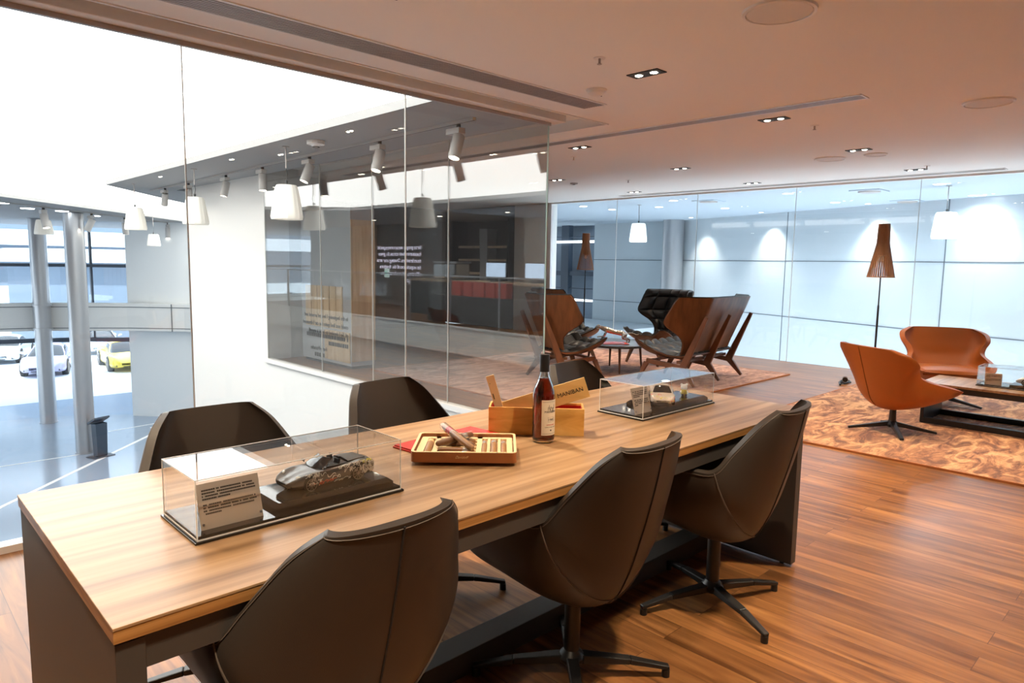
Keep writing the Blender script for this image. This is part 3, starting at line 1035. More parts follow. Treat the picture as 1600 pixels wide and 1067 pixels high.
def air_grille(name, lo, hi, axis, n, lab):
    t = thing(name, lab, 'air grille', (lo[0], lo[1], ZC))
    W, L = hi[0]-lo[0], hi[1]-lo[1]
    f = .012
    m = MB()
    m.b2((0, 0, -.006), (W, f, .004)); m.b2((0, L-f, -.006), (W, L, .004)); m.b2((0, 0, -.006), (f, L, .004)); m.b2((W-f, 0, -.006), (W, L, .004))
    m.build('frame', 'white_trim', t)
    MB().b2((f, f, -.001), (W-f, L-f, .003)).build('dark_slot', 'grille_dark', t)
    m = MB()
    for i in range(n):
        if axis == 'x':
            y = f + (L-2*f)*(i+.5)/n
            m.b2((f, y-(L-2*f)/n*.30, -.005), (W-f, y+(L-2*f)/n*.30, -.0012))
        else:
            x = f + (W-2*f)*(i+.5)/n
            m.b2((x-(W-2*f)/n*.30, f, -.005), (x+(W-2*f)/n*.30, L-f, -.0012))
    m.build('louvre', 'grille', t)
air_grille('air_grille', (-2.5, 3.27), (4.09, 3.49), 'x', 9, 'long wide louvred air grille running along the ceiling beside the glass header')
air_grille('air_grille', (4.98, 1.82), (5.13, 8.6), 'y', 5, 'long thin air grille crossing the middle of the ceiling')
air_grille('air_grille', (9.60, 1.88), (9.76, 7.36), 'y', 4, 'long pale air slot in the ceiling just before the far glass')

# corridor ceiling and wall washers
for i, (x, y, lab) in enumerate(((10.89, 9.24, 'disc ceiling light behind the far glass, leftmost of the near row'), (11.87, 9.27, 'disc ceiling light behind the far glass, leftmost of the second row'),
        (10.86, 7.09, 'disc ceiling light behind the far glass, beside the first corridor pendant'), (12.89, 7.19, 'disc ceiling light between the two corridor ceiling cassettes'),
        (10.87, 4.98, 'disc ceiling light behind the second far glass joint'), (12.83, 5.00, 'disc ceiling light beside the middle of the panel wall'),
        (10.85, 2.85, 'disc ceiling light just above the lit corridor pendant'), (12.82, 2.88, 'disc ceiling light nearest the brightest wall glow'),
        (10.87, .7, 'disc ceiling light behind the far glass past the cognac chairs'), (11.9, 8.1, 'disc ceiling light behind the first corridor pendant'))):
    t = thing('disc_light', lab, 'ceiling light', (x, y, ZC))
    MB().lathe([(0, -.006), (.075, -.007), (.075, 0), (0, 0)], 24).build('diffuser', 'lamp_cool', t, smooth=True)
    MB().lathe([(.075, -.008), (.088, -.006), (.09, 0), (.075, 0)], 24).build('rim', 'white_plastic', t, smooth=True)
    lamp_spot('disc_beam', (x, y, ZC-.02), (x, y, 0), 60, COOL, R(160), .8, .07)
for i, (x, y) in enumerate(((15.02, 9.28), (14.33, 7.13), (13.45, 4.66), (12.88, 2.78), (12.2, .8))):
    lamp_spot('wall_washer', (x, y, ZC-.03), (x+.35, y-.12, 1.2), 75, (1.0, .97, .90), R(80), .9, .03)
    t = thing('wall_washer', 'recessed wall washer over the panel wall, %s counted from the column' % ('first', 'second', 'third', 'fourth', 'fifth')[i], 'ceiling light', (x, y, ZC))
    MB().lathe([(0, -.005), (.045, -.006), (.045, 0), (0, 0)], 20).build('lens', 'lamp_cool', t)
    MB().lathe([(.045, -.006), (.055, -.004), (.055, 0), (.045, 0)], 20).build('rim', 'white_plastic', t)
for x, y, lab in ((11.21, 3.88, 'square ceiling cassette vent behind the far glass, above the standing lamp'), (11.33, 6.65, 'square ceiling cassette vent behind the far glass, next to the first pendant'),
                  (13.27, 3.96, 'square ceiling cassette vent close to the panel wall')):
    t = thing('ceiling_vent', lab, 'vent', (x, y, ZC))
    MB().b2((-.22, -.22, -.012), (.22, .22, 0)).build('plate', 'ceiling_cool', t, bevel=.004)
    MB().lathe([(0, -.03), (.15, -.028), (.16, -.012), (0, -.012)], 24).build('diffuser', 'grille', t)

# pendants: pleated white cone on a rod
def pendant_mesh(parent, mat, drop, h=.345, r0=.105, r1=.165):
    MB().cyl((0, 0, -.004), .035, .008, 16).cyl((0, 0, -drop*.28), .007, drop*.56, 8).build('ceiling_rod', 'grille', parent)
    MB().tube([(0, 0, -drop*.55), (.012, .004, -drop*.7), (.002, 0, -drop*.86), (0, 0, -drop)], .004, 6).cyl((0, 0, -drop+.03), .014, .03, 10).build('cord', 'cable', parent)
    pr = []
    for i in range(13):
        k = i/12
        z = -drop - h*k
        r = r0 + (r1-r0)*k**.85
        if i == 0: r *= .93
        if i == 12: r *= .93
        pr.append((r, z))
    prof = [(0, -drop+.002)] + pr + [(pr[-1][0]-.012, -drop-h+.002), (pr[0][0]-.01, -drop-.02), (0, -drop-.02)]
    MB().lathe(prof, 60, fn=lambda a, r, z: r*(1+.012*math.copysign(1, math.sin(a*15))) if r > .03 else r).build('shade', mat, parent, smooth=True, ang=30)
for x, y, drop, lab in ((3.29, 6.75, .385, 'white pleated pendant lamp over the atrium, the largest, in front of the wall corner'),
                        (3.31, 9.37, .36, 'white pleated pendant lamp cut by the glass joint, second over the atrium'),
                        (3.33, 12.02, .37, 'white pleated pendant lamp at the tip of the grey soffit')):
    pendant_mesh(thing('pendant_lamp', lab, 'pendant lamp', (x, y, ZS)), 'pendant', drop)
t = thing('pendant_lamp', 'far white pendant lamp between the two round atrium columns', 'pendant lamp', (4.0, 22.8, ZS))
pendant_mesh(t, 'pendant', .17, .40, .17, .24)
t = thing('pendant_lamp', 'small far white pendant lamp hanging just below the soffit-tip pendant', 'pendant lamp', (6.35, 21.3, ZS))
pendant_mesh(t, 'pendant', .5, .33, .13, .18)
for x, y, drop, lab in ((11.285, 8.14, .36, 'glowing white pendant behind the far glass, before the panel wall beside the column'),
                        (11.17, 2.82, .37, 'brightly lit white pendant behind the far glass, to the side of the standing lamp'),):
    t = thing('pendant_lamp', lab, 'pendant lamp', (x, y, ZC))
    pendant_mesh(t, 'pendant_lit', drop, .36, .13, .175)
    l = bpy.data.lights.new('pendant_glow', 'POINT'); l.energy = 10; l.color = COOL; l.shadow_soft_size = .1
    lo = bpy.data.objects.new('pendant_glow', l); COL.objects.link(lo); lo.location = (x, y, ZC-drop-.42)

# spotlight tracks over the atrium
def track(x0, y0, x1, y1, lab, z=ZS):
    t = thing('lighting_track', lab, 'lighting track', (x0, y0, z))
    v = Vector((x1-x0, y1-y0, 0))
    MB().bar((0, 0, -.012), v + Vector((0, 0, -.012)), .035, .024).build('rail', 'spot_body', t)
    MB().bar((0, 0, -.0245), v + Vector((0, 0, -.0245)), .012, .002).build('slot', 'grille_dark', t)
track(3.64, 4.23, 3.84, 12.9, 'grey lighting track running along the grey soffit above the white wall')
track(1.2, 17.0, 8.2, 24.9, 'pale lighting track along the far blue-grey soffit')
def spotlight(x, y, aim, lab, z=ZS-.024, scale=1.0):
    t = thing('spotlight', lab, 'spotlight', (x, y, z))
    t.scale = (scale,)*3
    MB().cyl((0, 0, -.015), .018, .03, 12).build('adapter', 'black', t)
    MB().box((0, .04, -.052), (.07, .17, .045)).build('driver_box', 'spot_body', t, bevel=.003)
    MB().cyl((0, 0, -.09), .012, .04, 10).build('swivel', 'spot_body', t)
    d = Vector(aim).normalized()
    c = Vector((0, 0, -.11)) + d*.08
    q = d.to_track_quat('Z', 'Y').to_matrix().to_4x4()
    b = MB().lathe([(0, -.105), (.047, -.105), (.050, -.10), (.050, .09), (.047, .095), (.043, .095), (.041, .08), (0, .08)], 28).build('barrel', 'spot_body', t, smooth=True)
    b.matrix_local = Matrix.Translation(c) @ q
    l = MB().lathe([(0, .078), (.040, .082), (.040, .088), (0, .088)], 20).build('lens', 'lamp_on', t)
    l.matrix_local = Matrix.Translation(c) @ q
    return t
for x, y, aim, lab in ((3.66, 4.45, (-.30, -.05, -.9), 'grey track spotlight nearest the end of the glass, tipped left'),
                       (3.68, 5.63, (-.28, -.05, -.9), 'grey track spotlight beside the second glass joint'),
                       (3.71, 7.05, (-.35, .05, -.85), 'grey track spotlight between the big pendant and the second joint'),
                       (3.74, 8.30, (-.05, -.10, -.9), 'grey track spotlight partly behind the big white pendant'),
                       (3.77, 9.50, (-.20, .05, -.9), 'grey track spotlight against the plain white wall'),
                       (3.81, 12.1, (.0, .3, -.8), 'grey track spotlight by the soffit tip'),
                       (3.80, 11.0, (.1, .2, -.8), 'grey track spotlight half hidden by the pendant at the joint')):
    spotlight(x, y, aim, lab)
for k, (f, aim) in enumerate(((.12, (-.25, 0, -.9)), (.32, (.1, -.2, -.9)), (.51, (-.35, .2, -.8)), (.67, (.05, 0, -.9)), (.93, (0, 0, -.9)))):
    x, y = 1.2+7*f, 17+7.9*f
    spotlight(x, y, aim, 'pale spotlight on the far soffit track, %s from the open end' % ('first', 'second', 'third', 'fourth', 'fifth')[k], scale=1.7)
for k, (x, y) in enumerate(((3.29, 5.51), (3.29, 8.11), (3.30, 10.65), (3.5, 7.3))):
    t = thing('recessed_spot', 'tiny recessed light in the grey soffit, %s from the glass end' % ('first', 'third', 'fourth', 'second')[k], 'downlight', (x, y, ZS))
    MB().cyl((0, -.03, -.002), .013, .006, 14).cyl((0, .03, -.002), .013, .006, 14).build('lens', 'lamp_on', t)
for k, (x, y) in enumerate(((2.57, 19.0), (3.3, 20.6), (4.1, 21.0), (5.2, 22.6), (6.5, 23.9), (7.9, 25.3))):
    t = thing('disc_light', 'flat disc light in the far blue-grey soffit, %s from the open end' % ('first', 'second', 'third', 'fourth', 'fifth', 'sixth')[k], 'ceiling light', (x, y, ZS))
    MB().lathe([(0, -.01), (.14, -.012), (.14, 0), (0, 0)], 24).build('diffuser', 'lamp_cool', t)
t = thing('smoke_detector', 'white faceted detector on the grey soffit above the track spotlights', 'detector', (3.33, 6.2, ZS))
MB().lathe([(0, -.06), (.03, -.058), (.05, -.04), (.085, -.035), (.085, 0), (0, 0)], 10).build('dome', 'white_plastic', t)
MB().lathe([(.03, -.062), (.036, -.062), (.036, -.055), (.03, -.055)], 14).build('sensor_ring', 'black', t)

# lamps lighting the gallery bar
for y in (6, 9, 11.5, 14, 17, 20):
    t = thing('recessed_spot', 'recessed light over the gallery bar at %s' % {6: 'its near end', 9: 'the counter start', 11.5: 'the screens', 14: 'the coffee machine', 17: 'the lettering wall', 20: 'the slat screen'}[y], 'downlight', (-2.6, y, ZS))
    MB().cyl((0, 0, -.003), .06, .008, 18).build('lens', 'lamp_on', t)
    lamp_spot('bar_beam', (-2.6, y, ZS-.03), (-3.0, y, 0), 90, (1, .85, .68), R(110), .6, .05)

# ------------------------------------------------------------------ conference table
TT = .755
t = thing('conference_table', 'long walnut-topped conference table with graphite end panels', 'table', (.29, 1.288, 0))
L_, W_ = 2.855, .925
o = MB().b2((0, 0, TT-.006), (L_, W_, TT)).build('tabletop', 'table_wood', t, bevel=.001)
MB().b2((.001, .001, TT-.030), (L_-.001, W_-.001, TT-.006)).build('edge_lipping', 'edge_wood', t)
MB().b2((.012, .012, TT-.036), (L_-.012, W_-.012, TT-.030)).build('shadow_gap', 'black_matt', t)
for x0 in (.004, L_-.054):
    MB().b2((x0, .008, .012), (x0+.05, W_-.008, TT-.036)).build('end_panel', 'graphite', t, bevel=.0015)
for y0 in (.012, W_-.042):
    MB().b2((.054, y0, TT-.098), (L_-.054, y0+.03, TT-.036)).build('apron', 'graphite', t)
MB().b2((.054, .385, .0), (L_-.054, .49, .085)).build('floor_beam', 'graphite', t, bevel=.002)
for x0 in (.03, L_-.03):
    for y0 in (.06, W_-.06):
        MB().cyl((x0, y0, .006), .012, .012, 12).build('foot', 'black', t)

# ------------------------------------------------------------------ swivel chairs
def shell_fn(C, Rm, pw=1.0, sgn=1):
    def P(u, v):
        s = 2*u-1
        a = abs(s)
        th = a*PI/2
        cy, cz = crom(C, v)
        rx, ry, rz = crom(Rm, v)
        k = (1-math.cos(th))**pw
        return Vector((math.copysign(rx*math.sin(th), s), cy+(ry-cy)*k, cz+(rz-cz)*k))
    return P
CH_CO = [(.285, .425), (.20, .355), (.08, .31), (-.05, .29), (-.155, .325), (-.215, .43), (-.262, .58), (-.30, .73), (-.328, .874)]
CH_RO = [(.19, .30, .445), (.275, .25, .50), (.308, .185, .595), (.315, .08, .636), (.314, -.02, .643), (.304, -.112, .650), (.262, -.168, .728), (.208, -.238, .826), (.152, -.287, .877)]
CH_CI = [(.275, .448), (.19, .452), (.07, .447), (-.05, .442), (-.13, .46), (-.175, .53), (-.225, .66), (-.27, .78), (-.308, .878)]
CH_RI = [(.17, .285, .452), (.25, .24, .503), (.284, .175, .602), (.291, .075, .641), (.289, -.02, .648), (.279, -.100, .656), (.238, -.150, .734), (.187, -.217, .830), (.137, -.266, .881)]
def off(P, u, v, d=.002):
    p = P(u, v)
    e = .004
    n = (P(min(1, u+e), v)-P(max(0, u-e), v)).cross(P(u, min(1, v+e))-P(u, max(0, v-e)))
    if n.length < 1e-9:
        return p
    n.normalize()
    return p + n*d
def make_chair(lab, group):
    t = thing('swivel_chair', lab, 'chair', (0, 0, 0), 0, group)
    Po = shell_fn(CH_CO, CH_RO, .95)
    Pi = shell_fn(CH_CI, CH_RI, 1.5)
    MB().sheet(Po, 44, 56, Pi).build('shell', 'leather', t, smooth=True, ang=50, bevel=.005, seg=3)
    # outward side of the outer sheet
    probe = off(Po, .5, .75, .01) - Po(.5, .75)
    d = .0022 if probe.y < 0 else -.0022
    m = MB()
    m.tube([off(Po, .5, .42+.57*i/24, d*.3) for i in range(25)], .0028, 6)
    m.build('back_seam', 'black_matt', t)
    m = MB()
    for s in (-1, 1):
        pts = []
        for i in range(25):
            k = i/24
            v = .625 - .11*k**1.25
            u = .5 + s*.497*(1-k)
            pts.append(off(Po, u, v, d*.6))
        m.tube(pts, .0018, 5)
        m.tube([p+Vector((0, 0, -.006)) for p in pts], .0009, 4)
    m.build('side_seam', 'stitch', t)
    m = MB()
    for s in (.012, .988):
        m.tube([off(Po, s, .05+.94*i/40, d*.7) for i in range(41)], .0012, 4)
    m.tube([off(Po, .02+.96*i/30, .985, d*.7) for i in range(31)], .0012, 4)
    m.build('rim_piping', 'stitch', t)
    MB().sheet(lambda u, v: Vector(((u-.5)*.42, -.14+v*.38, .452+.012*math.sin(u*PI)*math.sin(v*PI))), 12, 12,
               lambda u, v: Vector(((u-.5)*.40, -.13+v*.36, .43))).build('seat_pad', 'leather', t, smooth=True)
    cp = off(Po, .60, .475, d*3)
    MB().box((cp.x, cp.y, cp.z-.004), (.026, .003, .014)).build('care_tag', 'tag', t)
    MB().tube([(0, 0, .075), (0, 0, .30)], .027, 24).build('pedestal', 'black', t, smooth=True)
    MB().lathe([(0, .05), (.032, .05), (.045, .062), (.047, .075), (.036, .09), (.027, .10), (0, .10)], 24).build('hub', 'black', t, smooth=True)
    for k in range(4):
        a = R(45+90*k)
        c, s = math.cos(a), math.sin(a)
        leg = MB().bar((c*.02, s*.02, .070), (c*.20, s*.20, .058), .042, .032, .034, .020).bar((c*.20, s*.20, .058), (c*.335, s*.335, .033), .034, .020, .026, .014).build('leg', 'black', t, bevel=.004)
        MB().cyl((c*.325, s*.325, .013), .014, .026, 14).build('glide', 'black', leg)
    return t
chair0 = make_chair('dark leather swivel chair nearest the camera, cut by the bottom edge', 'dark leather swivel chairs around the table')
CHS = [(.775, 1.432, 0, 0, None),
       (1.69, 1.432, 2, 0, 'dark leather swivel chair in the middle of the near side'),
       (2.515, 1.375, 6, 15, 'dark leather swivel chair at the far end of the near side, before the end panel'),
       (.885, 2.16, 180, 20, 'dark leather swivel chair across the table behind the open-top car case'),
       (1.685, 2.24, 186, 2, 'dark leather swivel chair across the table against the white wall'),
       (2.75, 2.10, 187, 10, 'dark leather swivel chair across the table behind the brandy bottle')]
for i, (x, y, a, leg, lab) in enumerate(CHS):
    c = chair0 if i == 0 else dup(chair0, (x, y, 0), R(a), lab)
    c.location = (x, y, 0)
    c.rotation_euler = (0, 0, R(a))
    for ch in c.children:
        if ch.name.startswith(('leg', 'hub')):
            ch.rotation_euler = (0, 0, R(leg))

# ------------------------------------------------------------------ rugs
def rug(poly, mat, lab):
    t = thing('rug', lab, 'rug', (poly[0][0], poly[0][1], 0))
    p = [(x-poly[0][0], y-poly[0][1]) for x, y in poly]
    MB().prism(p, .001, .014).build('pile', mat, t)
    m = MB()
    for a, b in zip(p, p[1:]+p[:1]):
        m.bar((*a, .008), (*b, .008), .014, .014)
    m.build('binding', 'rug_edge', t)
rug([(8.75, 3.84), (8.75, 7.5), (4.75, 7.5), (4.75, 3.84)], 'rug_a', 'rose-brown mottled rug under the winged leather chairs and round table')
rug([(5.43, 2.97), (5.43, -1.4), (8.9, -1.4), (8.9, 2.97)], 'rug_b', 'amber brown mottled rug under the cognac chairs')

# ------------------------------------------------------------------ winged lounge chairs with plywood backs
def winged(lab, group, ext=0.0, frames=2, leather='black_leather', name='wing_chair'):
    """ext widens the seat on each side"""
    t = thing(name, lab, 'sofa' if ext else 'chair', (0, 0, 0), 0, group)
    prof = [(.29, .215, -.16), (.36, .22, -.19), (.45, .24, -.225), (.53, .30, -.26), (.61, .40, -.295), (.68, .445, -.325), (.80, .435, -.375), (.88, .425, -.405), (.935, .405, -.425)]
    HW = [(a, b+ext, c) for a, b, c in prof]
    def back(u, v, d=0.0, grow=1.0):
        z, hw, y = crom(HW, v)
        s = 2*u-1
        x = s*hw*grow
        e = max(0.0, abs(x)-(.13+ext))
        curl = .95*e if e < .0 else 1.35*e*e/(e+.08)
        return Vector((x - math.copysign(min(e, 1)*.12, x) if e > 0 else x, y + curl*.9 + d, z))
    def tuft(u, v, nx, nz):
        return abs(math.sin(u*PI*nx))**.45*abs(math.sin(v*PI*nz))**.45
    MB().sheet(lambda u, v: back(u, v), 44, 30, lambda u, v: back(u, v, .013)).build('plywood_back', 'ply', t, smooth=True, ang=40)
    nx = 6 + int(ext*2/.13)
    def cush(u, v):
        b = min(1, 9*min(u, 1-u, v*1.0, 1-v))
        p = back(u, v, .016, 1.0)
        p.z += .012*(v > .9)
        h = (.034 + .034*tuft(u, v, nx, 5))*max(.12, b)
        e = abs(2*u-1)
        dx = -math.copysign(h*.75*e*e, 2*u-1)
        return p + Vector((dx, h, .012*v*b))
    MB().sheet(lambda u, v: back(u, v, .0135), 12, 12, lambda u, v: cush(u, v)).bm.free()
    MB().sheet(lambda u, v: back(u, v, .0135), 84, 60, cush).build('back_cushion', leather, t, smooth=True, ang=60)
    # seat scoop
    sp = [(-.20, .30, .215), (-.10, .275, .23), (.02, .265, .26), (.15, .275, .315), (.27, .30, .345), (.36, .335, .335), (.41, .365, .29)]
    def seat(u, v, d=0.0):
        y, z, hw = crom(sp, v)
        s = 2*u-1
        x = s*(hw+ext)
        e = max(0.0, abs(x)-(.17+ext))
        return Vector((x, y, z + d + 1.2*e*e/(e+.10)*(.4+.6*v)))
    MB().sheet(lambda u, v: seat(u, v), 36, 24, lambda u, v: seat(u, v, .013)).build('plywood_seat', 'ply', t, smooth=True, ang=40)
    ns = 4 + int(ext*2/.14)
    def sc(u, v):
        b = min(1, 9*min(u, 1-u, v, 1-v))
        return seat(u, v, .014 + (.034+.036*tuft(u, v, ns, 4))*max(.12, b))
    MB().sheet(lambda u, v: seat(u, v, .0135), 72, 56, sc).build('seat_cushion', leather, t, smooth=True, ang=60)
    xs_ = [(-1+2*i/(frames-1))*(.225+ext) for i in range(frames)]
    for x in xs_:
        m = MB()
        k = (.036, .034)
        s = 1 if x > 0 else -1 if x < 0 else 0
        m.bar((x+s*.03, .375, 0), (x+s*.005, .285, .20), .026, .028, .036, .056, up=(0, 1, 0))
        m.bar((x+s*.005, .285, .222), (x, -.17, .175), .032, .05, .032, .055, up=(0, 0, 1))
        m.bar((x, -.15, .20), (x+s*.03, -.31, 0), .038, .080, .026, .030, up=(0, 1, 0))
        m.bar((x, -.15, .165), (x, -.405, .74), .036, .085, .030, .038, up=(0, 1, 0))
        m.build('leg_frame', 'ply_leg', t, bevel=.006)
    MB().bar((-.22-ext, -.10, .235), (.22+ext, -.10, .235), .05, .03).bar((-.22-ext, .2, .235), (.22+ext, .2, .235), .04, .025).build('cross_bar', 'ply_leg', t)
    return t
wa = winged('winged lounge chair seen from its walnut side, beside the end of the glass', 'winged tufted leather lounge chairs', leather='black_leather')
wa.location = (6.22, 5.55, .025); wa.scale = (1.08,)*3; wa.rotation_euler = (0, 0, R(-15-90))
dup(wa, (7.35, 6.55, .025), R(-28-90), 'winged lounge chair behind the other at the glass end, only tufted top and seat showing')
dup(wa, (8.25, 5.50, .025), R(176-90), 'winged lounge chair facing the room with black tufted back, behind the sofa')
ws = winged('winged two-seat sofa with plain walnut back on three raked posts', 'winged sofa', ext=.33, frames=3, leather='olive_leather', name='wing_sofa')
ws.location = (7.45, 4.47, .025); ws.rotation_euler = (0, 0, R(94-90)); ws.scale = (1.08,)*3

# round table with the leaping tiger
t = thing('round_table', 'low round black-topped coffee table with slim walnut legs', 'coffee table', (7.2, 5.5, .0145))
MB().lathe([(0, .332), (.44, .332), (.475, .342), (.48, .358), (.474, .366), (0, .366)], 64).build('tabletop', 'black', t, smooth=True, ang=30)
for k in range(4):
    a = R(45+3+90*k)
    MB().tube([(math.cos(a)*.36, math.sin(a)*.36, 0), (math.cos(a)*.33, math.sin(a)*.33, .332)], [.010, .019], 12).build('leg', 'ply_leg', t, smooth=True)
t = MB().b2((-.17, -.12, 0), (.17, .12, .008)).build('book', 'red', None, loc=(7.08, 5.42, .3805))
t.rotation_euler = (0, 0, R(-42))
tag(t, 'thin red book lying under the silver tiger on the round table', 'book')

def skin(name, chains, mat, parent, sub=2):
    """chains: list of (points, radii); the first chain is the trunk"""
    m = MB()
    for pts, rs in chains:
        n = max(8, len(pts)*3)
        P = [Vector(crom(pts, i/(n-1))) for i in range(n)]
        Q = [crom([(r,) for r in rs], i/(n-1))[0] for i in range(n)]
        m.tube(P, Q, 10)
    o = m.build(name, mat, parent, smooth=True)
    md = o.modifiers.new('remesh', 'REMESH'); md.mode = 'VOXEL'; md.voxel_size = .0045; md.use_smooth_shade = True
    return o
t = thing('tiger_statue', 'silver openwork tiger statue mid-leap on the round coffee table', 'statue', (7.08, 5.42, .389), R(133))
body = [((-.16, 0, .100), (-.10, 0, .122), (0, 0, .14), (.09, 0, .165), (.15, 0, .185), (.19, 0, .20)), (.024, .034, .031, .038, .030, .024)]
chains = [body,
          (((.19, 0, .200), (.215, 0, .205), (.24, 0, .196)), (.027, .026, .014)),
          (((.20, .018, .222), (.198, .024, .236)), (.008, .003)), (((.20, -.018, .222), (.198, -.024, .236)), (.008, .003)),
          (((.12, .03, .13), (.15, .032, .085), (.20, .034, .082), (.225, .034, .075)), (.017, .011, .009, .011)),
          (((.11, -.03, .13), (.13, -.032, .08), (.155, -.034, .045), (.16, -.034, .008), (.175, -.034, .006)), (.017, .011, .009, .009, .008)),
          (((-.13, .03, .115), (-.10, .034, .07), (-.155, .034, .045), (-.15, .034, .008), (-.13, .034, .006)), (.024, .017, .010, .009, .008)),
          (((-.14, -.03, .115), (-.13, -.034, .07), (-.19, -.034, .048), (-.195, -.034, .008), (-.175, -.034, .006)), (.024, .017, .010, .009, .008)),
          (((-.17, 0, .125), (-.23, 0, .13), (-.28, 0, .11), (-.32, 0, .125)), (.008, .006, .005, .004))]
skin('body', [(list(a), list(b)) for a, b in chains], 'chrome', t)
m = MB()
for i in range(12):
    k = .06+.80*i/11
    c_ = Vector(crom(body[0], k)); rr = crom([(r,) for r in body[1]], k)[0]+.0005
    for s0 in (0, 1):
        m.tube([c_ + Vector((.010*math.sin(a*2+i), rr*math.cos(a), rr*math.sin(a))) for a in [PI*(s0+.12+.62*j/6) - (0 if s0 == 0 else .5) for j in range(7)]], .0024, 5)
m.build('stripe', 'black', t)['kind'] = 'stuff'

# ------------------------------------------------------------------ cognac swivel lounge chairs
O_CO = [(.37, .355), (.26, .285), (.08, .215), (-.10, .205), (-.215, .275), (-.275, .41), (-.325, .56), (-.365, .68), (-.388, .748)]
O_RO = [(.27, .40, .375), (.335, .35, .40), (.375, .22, .43), (.365, .07, .465), (.335, -.04, .505), (.350, -.09, .565), (.395, -.14, .635), (.388, -.225, .70), (.300, -.315, .742)]
O_CI = [(.36, .385), (.24, .37), (.08, .35), (-.07, .345), (-.155, .37), (-.21, .45), (-.265, .57), (-.315, .68), (-.358, .75)]
O_RI = [(.235, .375, .385), (.29, .33, .412), (.325, .21, .445), (.315, .075, .48), (.290, -.022, .52), (.305, -.068, .575), (.350, -.112, .64), (.345, -.195, .70), (.270, -.285, .745)]
def lounge(lab, group):
    t = thing('lounge_chair', lab, 'chair', (0, 0, 0), 0, group)
    Po = shell_fn(O_CO, O_RO, .95); Pi = shell_fn(O_CI, O_RI, 1.6)
    def Pi2(u, v):
        p = Pi(u, v)
        s = abs(2*u-1)
        if v > .58:   # padded fold across the back
            k = (v-.66)/.05
            p.y -= .014*math.exp(-k*k)*max(0, 1-s*1.4)
        return p
    MB().sheet(Po, 44, 52, Pi2).build('shell', 'orange', t, smooth=True, ang=55, bevel=.008, seg=3)
    probe = off(Po, .5, .75, .01) - Po(.5, .75)
    d = .002 if probe.y < 0 else -.002
    MB().tube([off(Po, .5, .45+.52*i/24, d*.3) for i in range(25)], .0035, 6).build('back_seam', 'orange_seam', t)
    MB().sheet(lambda u, v: Vector(((u-.5)*.54*(1-.08*(1-v)), -.13+v*.47, .385+.022*math.sin(u*PI)**.6*math.sin(v*PI)**.5)), 20, 20,
               lambda u, v: Vector(((u-.5)*.50, -.12+v*.45, .33))).build('seat_cushion', 'orange', t, smooth=True, ang=60)
    MB().tube([(0, 0, .08), (0, 0, .215)], [.03, .024], 20).build('pedestal', 'black', t, smooth=True)
    MB().lathe([(0, .04), (.035, .045), (.045, .07), (.032, .10), (0, .10)], 20).build('hub', 'black', t, smooth=True)
    for k in range(4):
        a = R(45+90*k)
        c, s = math.cos(a), math.sin(a)
        MB().bar((c*.02, s*.02, .075), (c*.34, s*.34, .016), .040, .040, .030, .018).build('leg', 'black', t, bevel=.004)
    return t
lc0 = lounge('cognac leather lounge chair turned away, its seamed back in full view', 'cognac leather swivel lounge chairs')
lc0.location = (6.33, 1.87, .014); lc0.rotation_euler = (0, 0, R(-32-90))
for ch in lc0.children:
    if ch.name.startswith('leg'): ch.rotation_euler = (0, 0, R(17))
l1 = dup(lc0, (8.06, 1.925, .014), R(205-90), 'cognac leather lounge chair facing the camera before the far glass')
l1.scale = (1.03,)*3
l2 = dup(lc0, (6.30, .33, .014), R(20-90), 'cognac leather lounge chair mostly outside the right edge of the picture')
l2.location = (6.02, .48, .014)

# low table with the white car case
t = thing('coffee_table', 'low walnut-topped coffee table on a black sled frame', 'coffee table', (6.93, .2, .014))
MB().b2((0, 0, .35), (.62, 1.65, .37)).build('tabletop', 'table_wood', t, bevel=.001)
MB().b2((.01, .01, .30), (.61, 1.64, .35)).build('apron', 'black', t)
for y in (.02, 1.60):
    MB().b2((.02, y, 0), (.60, y+.03, .30)).build('end_frame', 'black', t, bevel=.004)
for x in (.02, .55):
    MB().b2((x, .05, 0), (x+.05, 1.60, .05)).build('runner', 'black', t, bevel=.004)

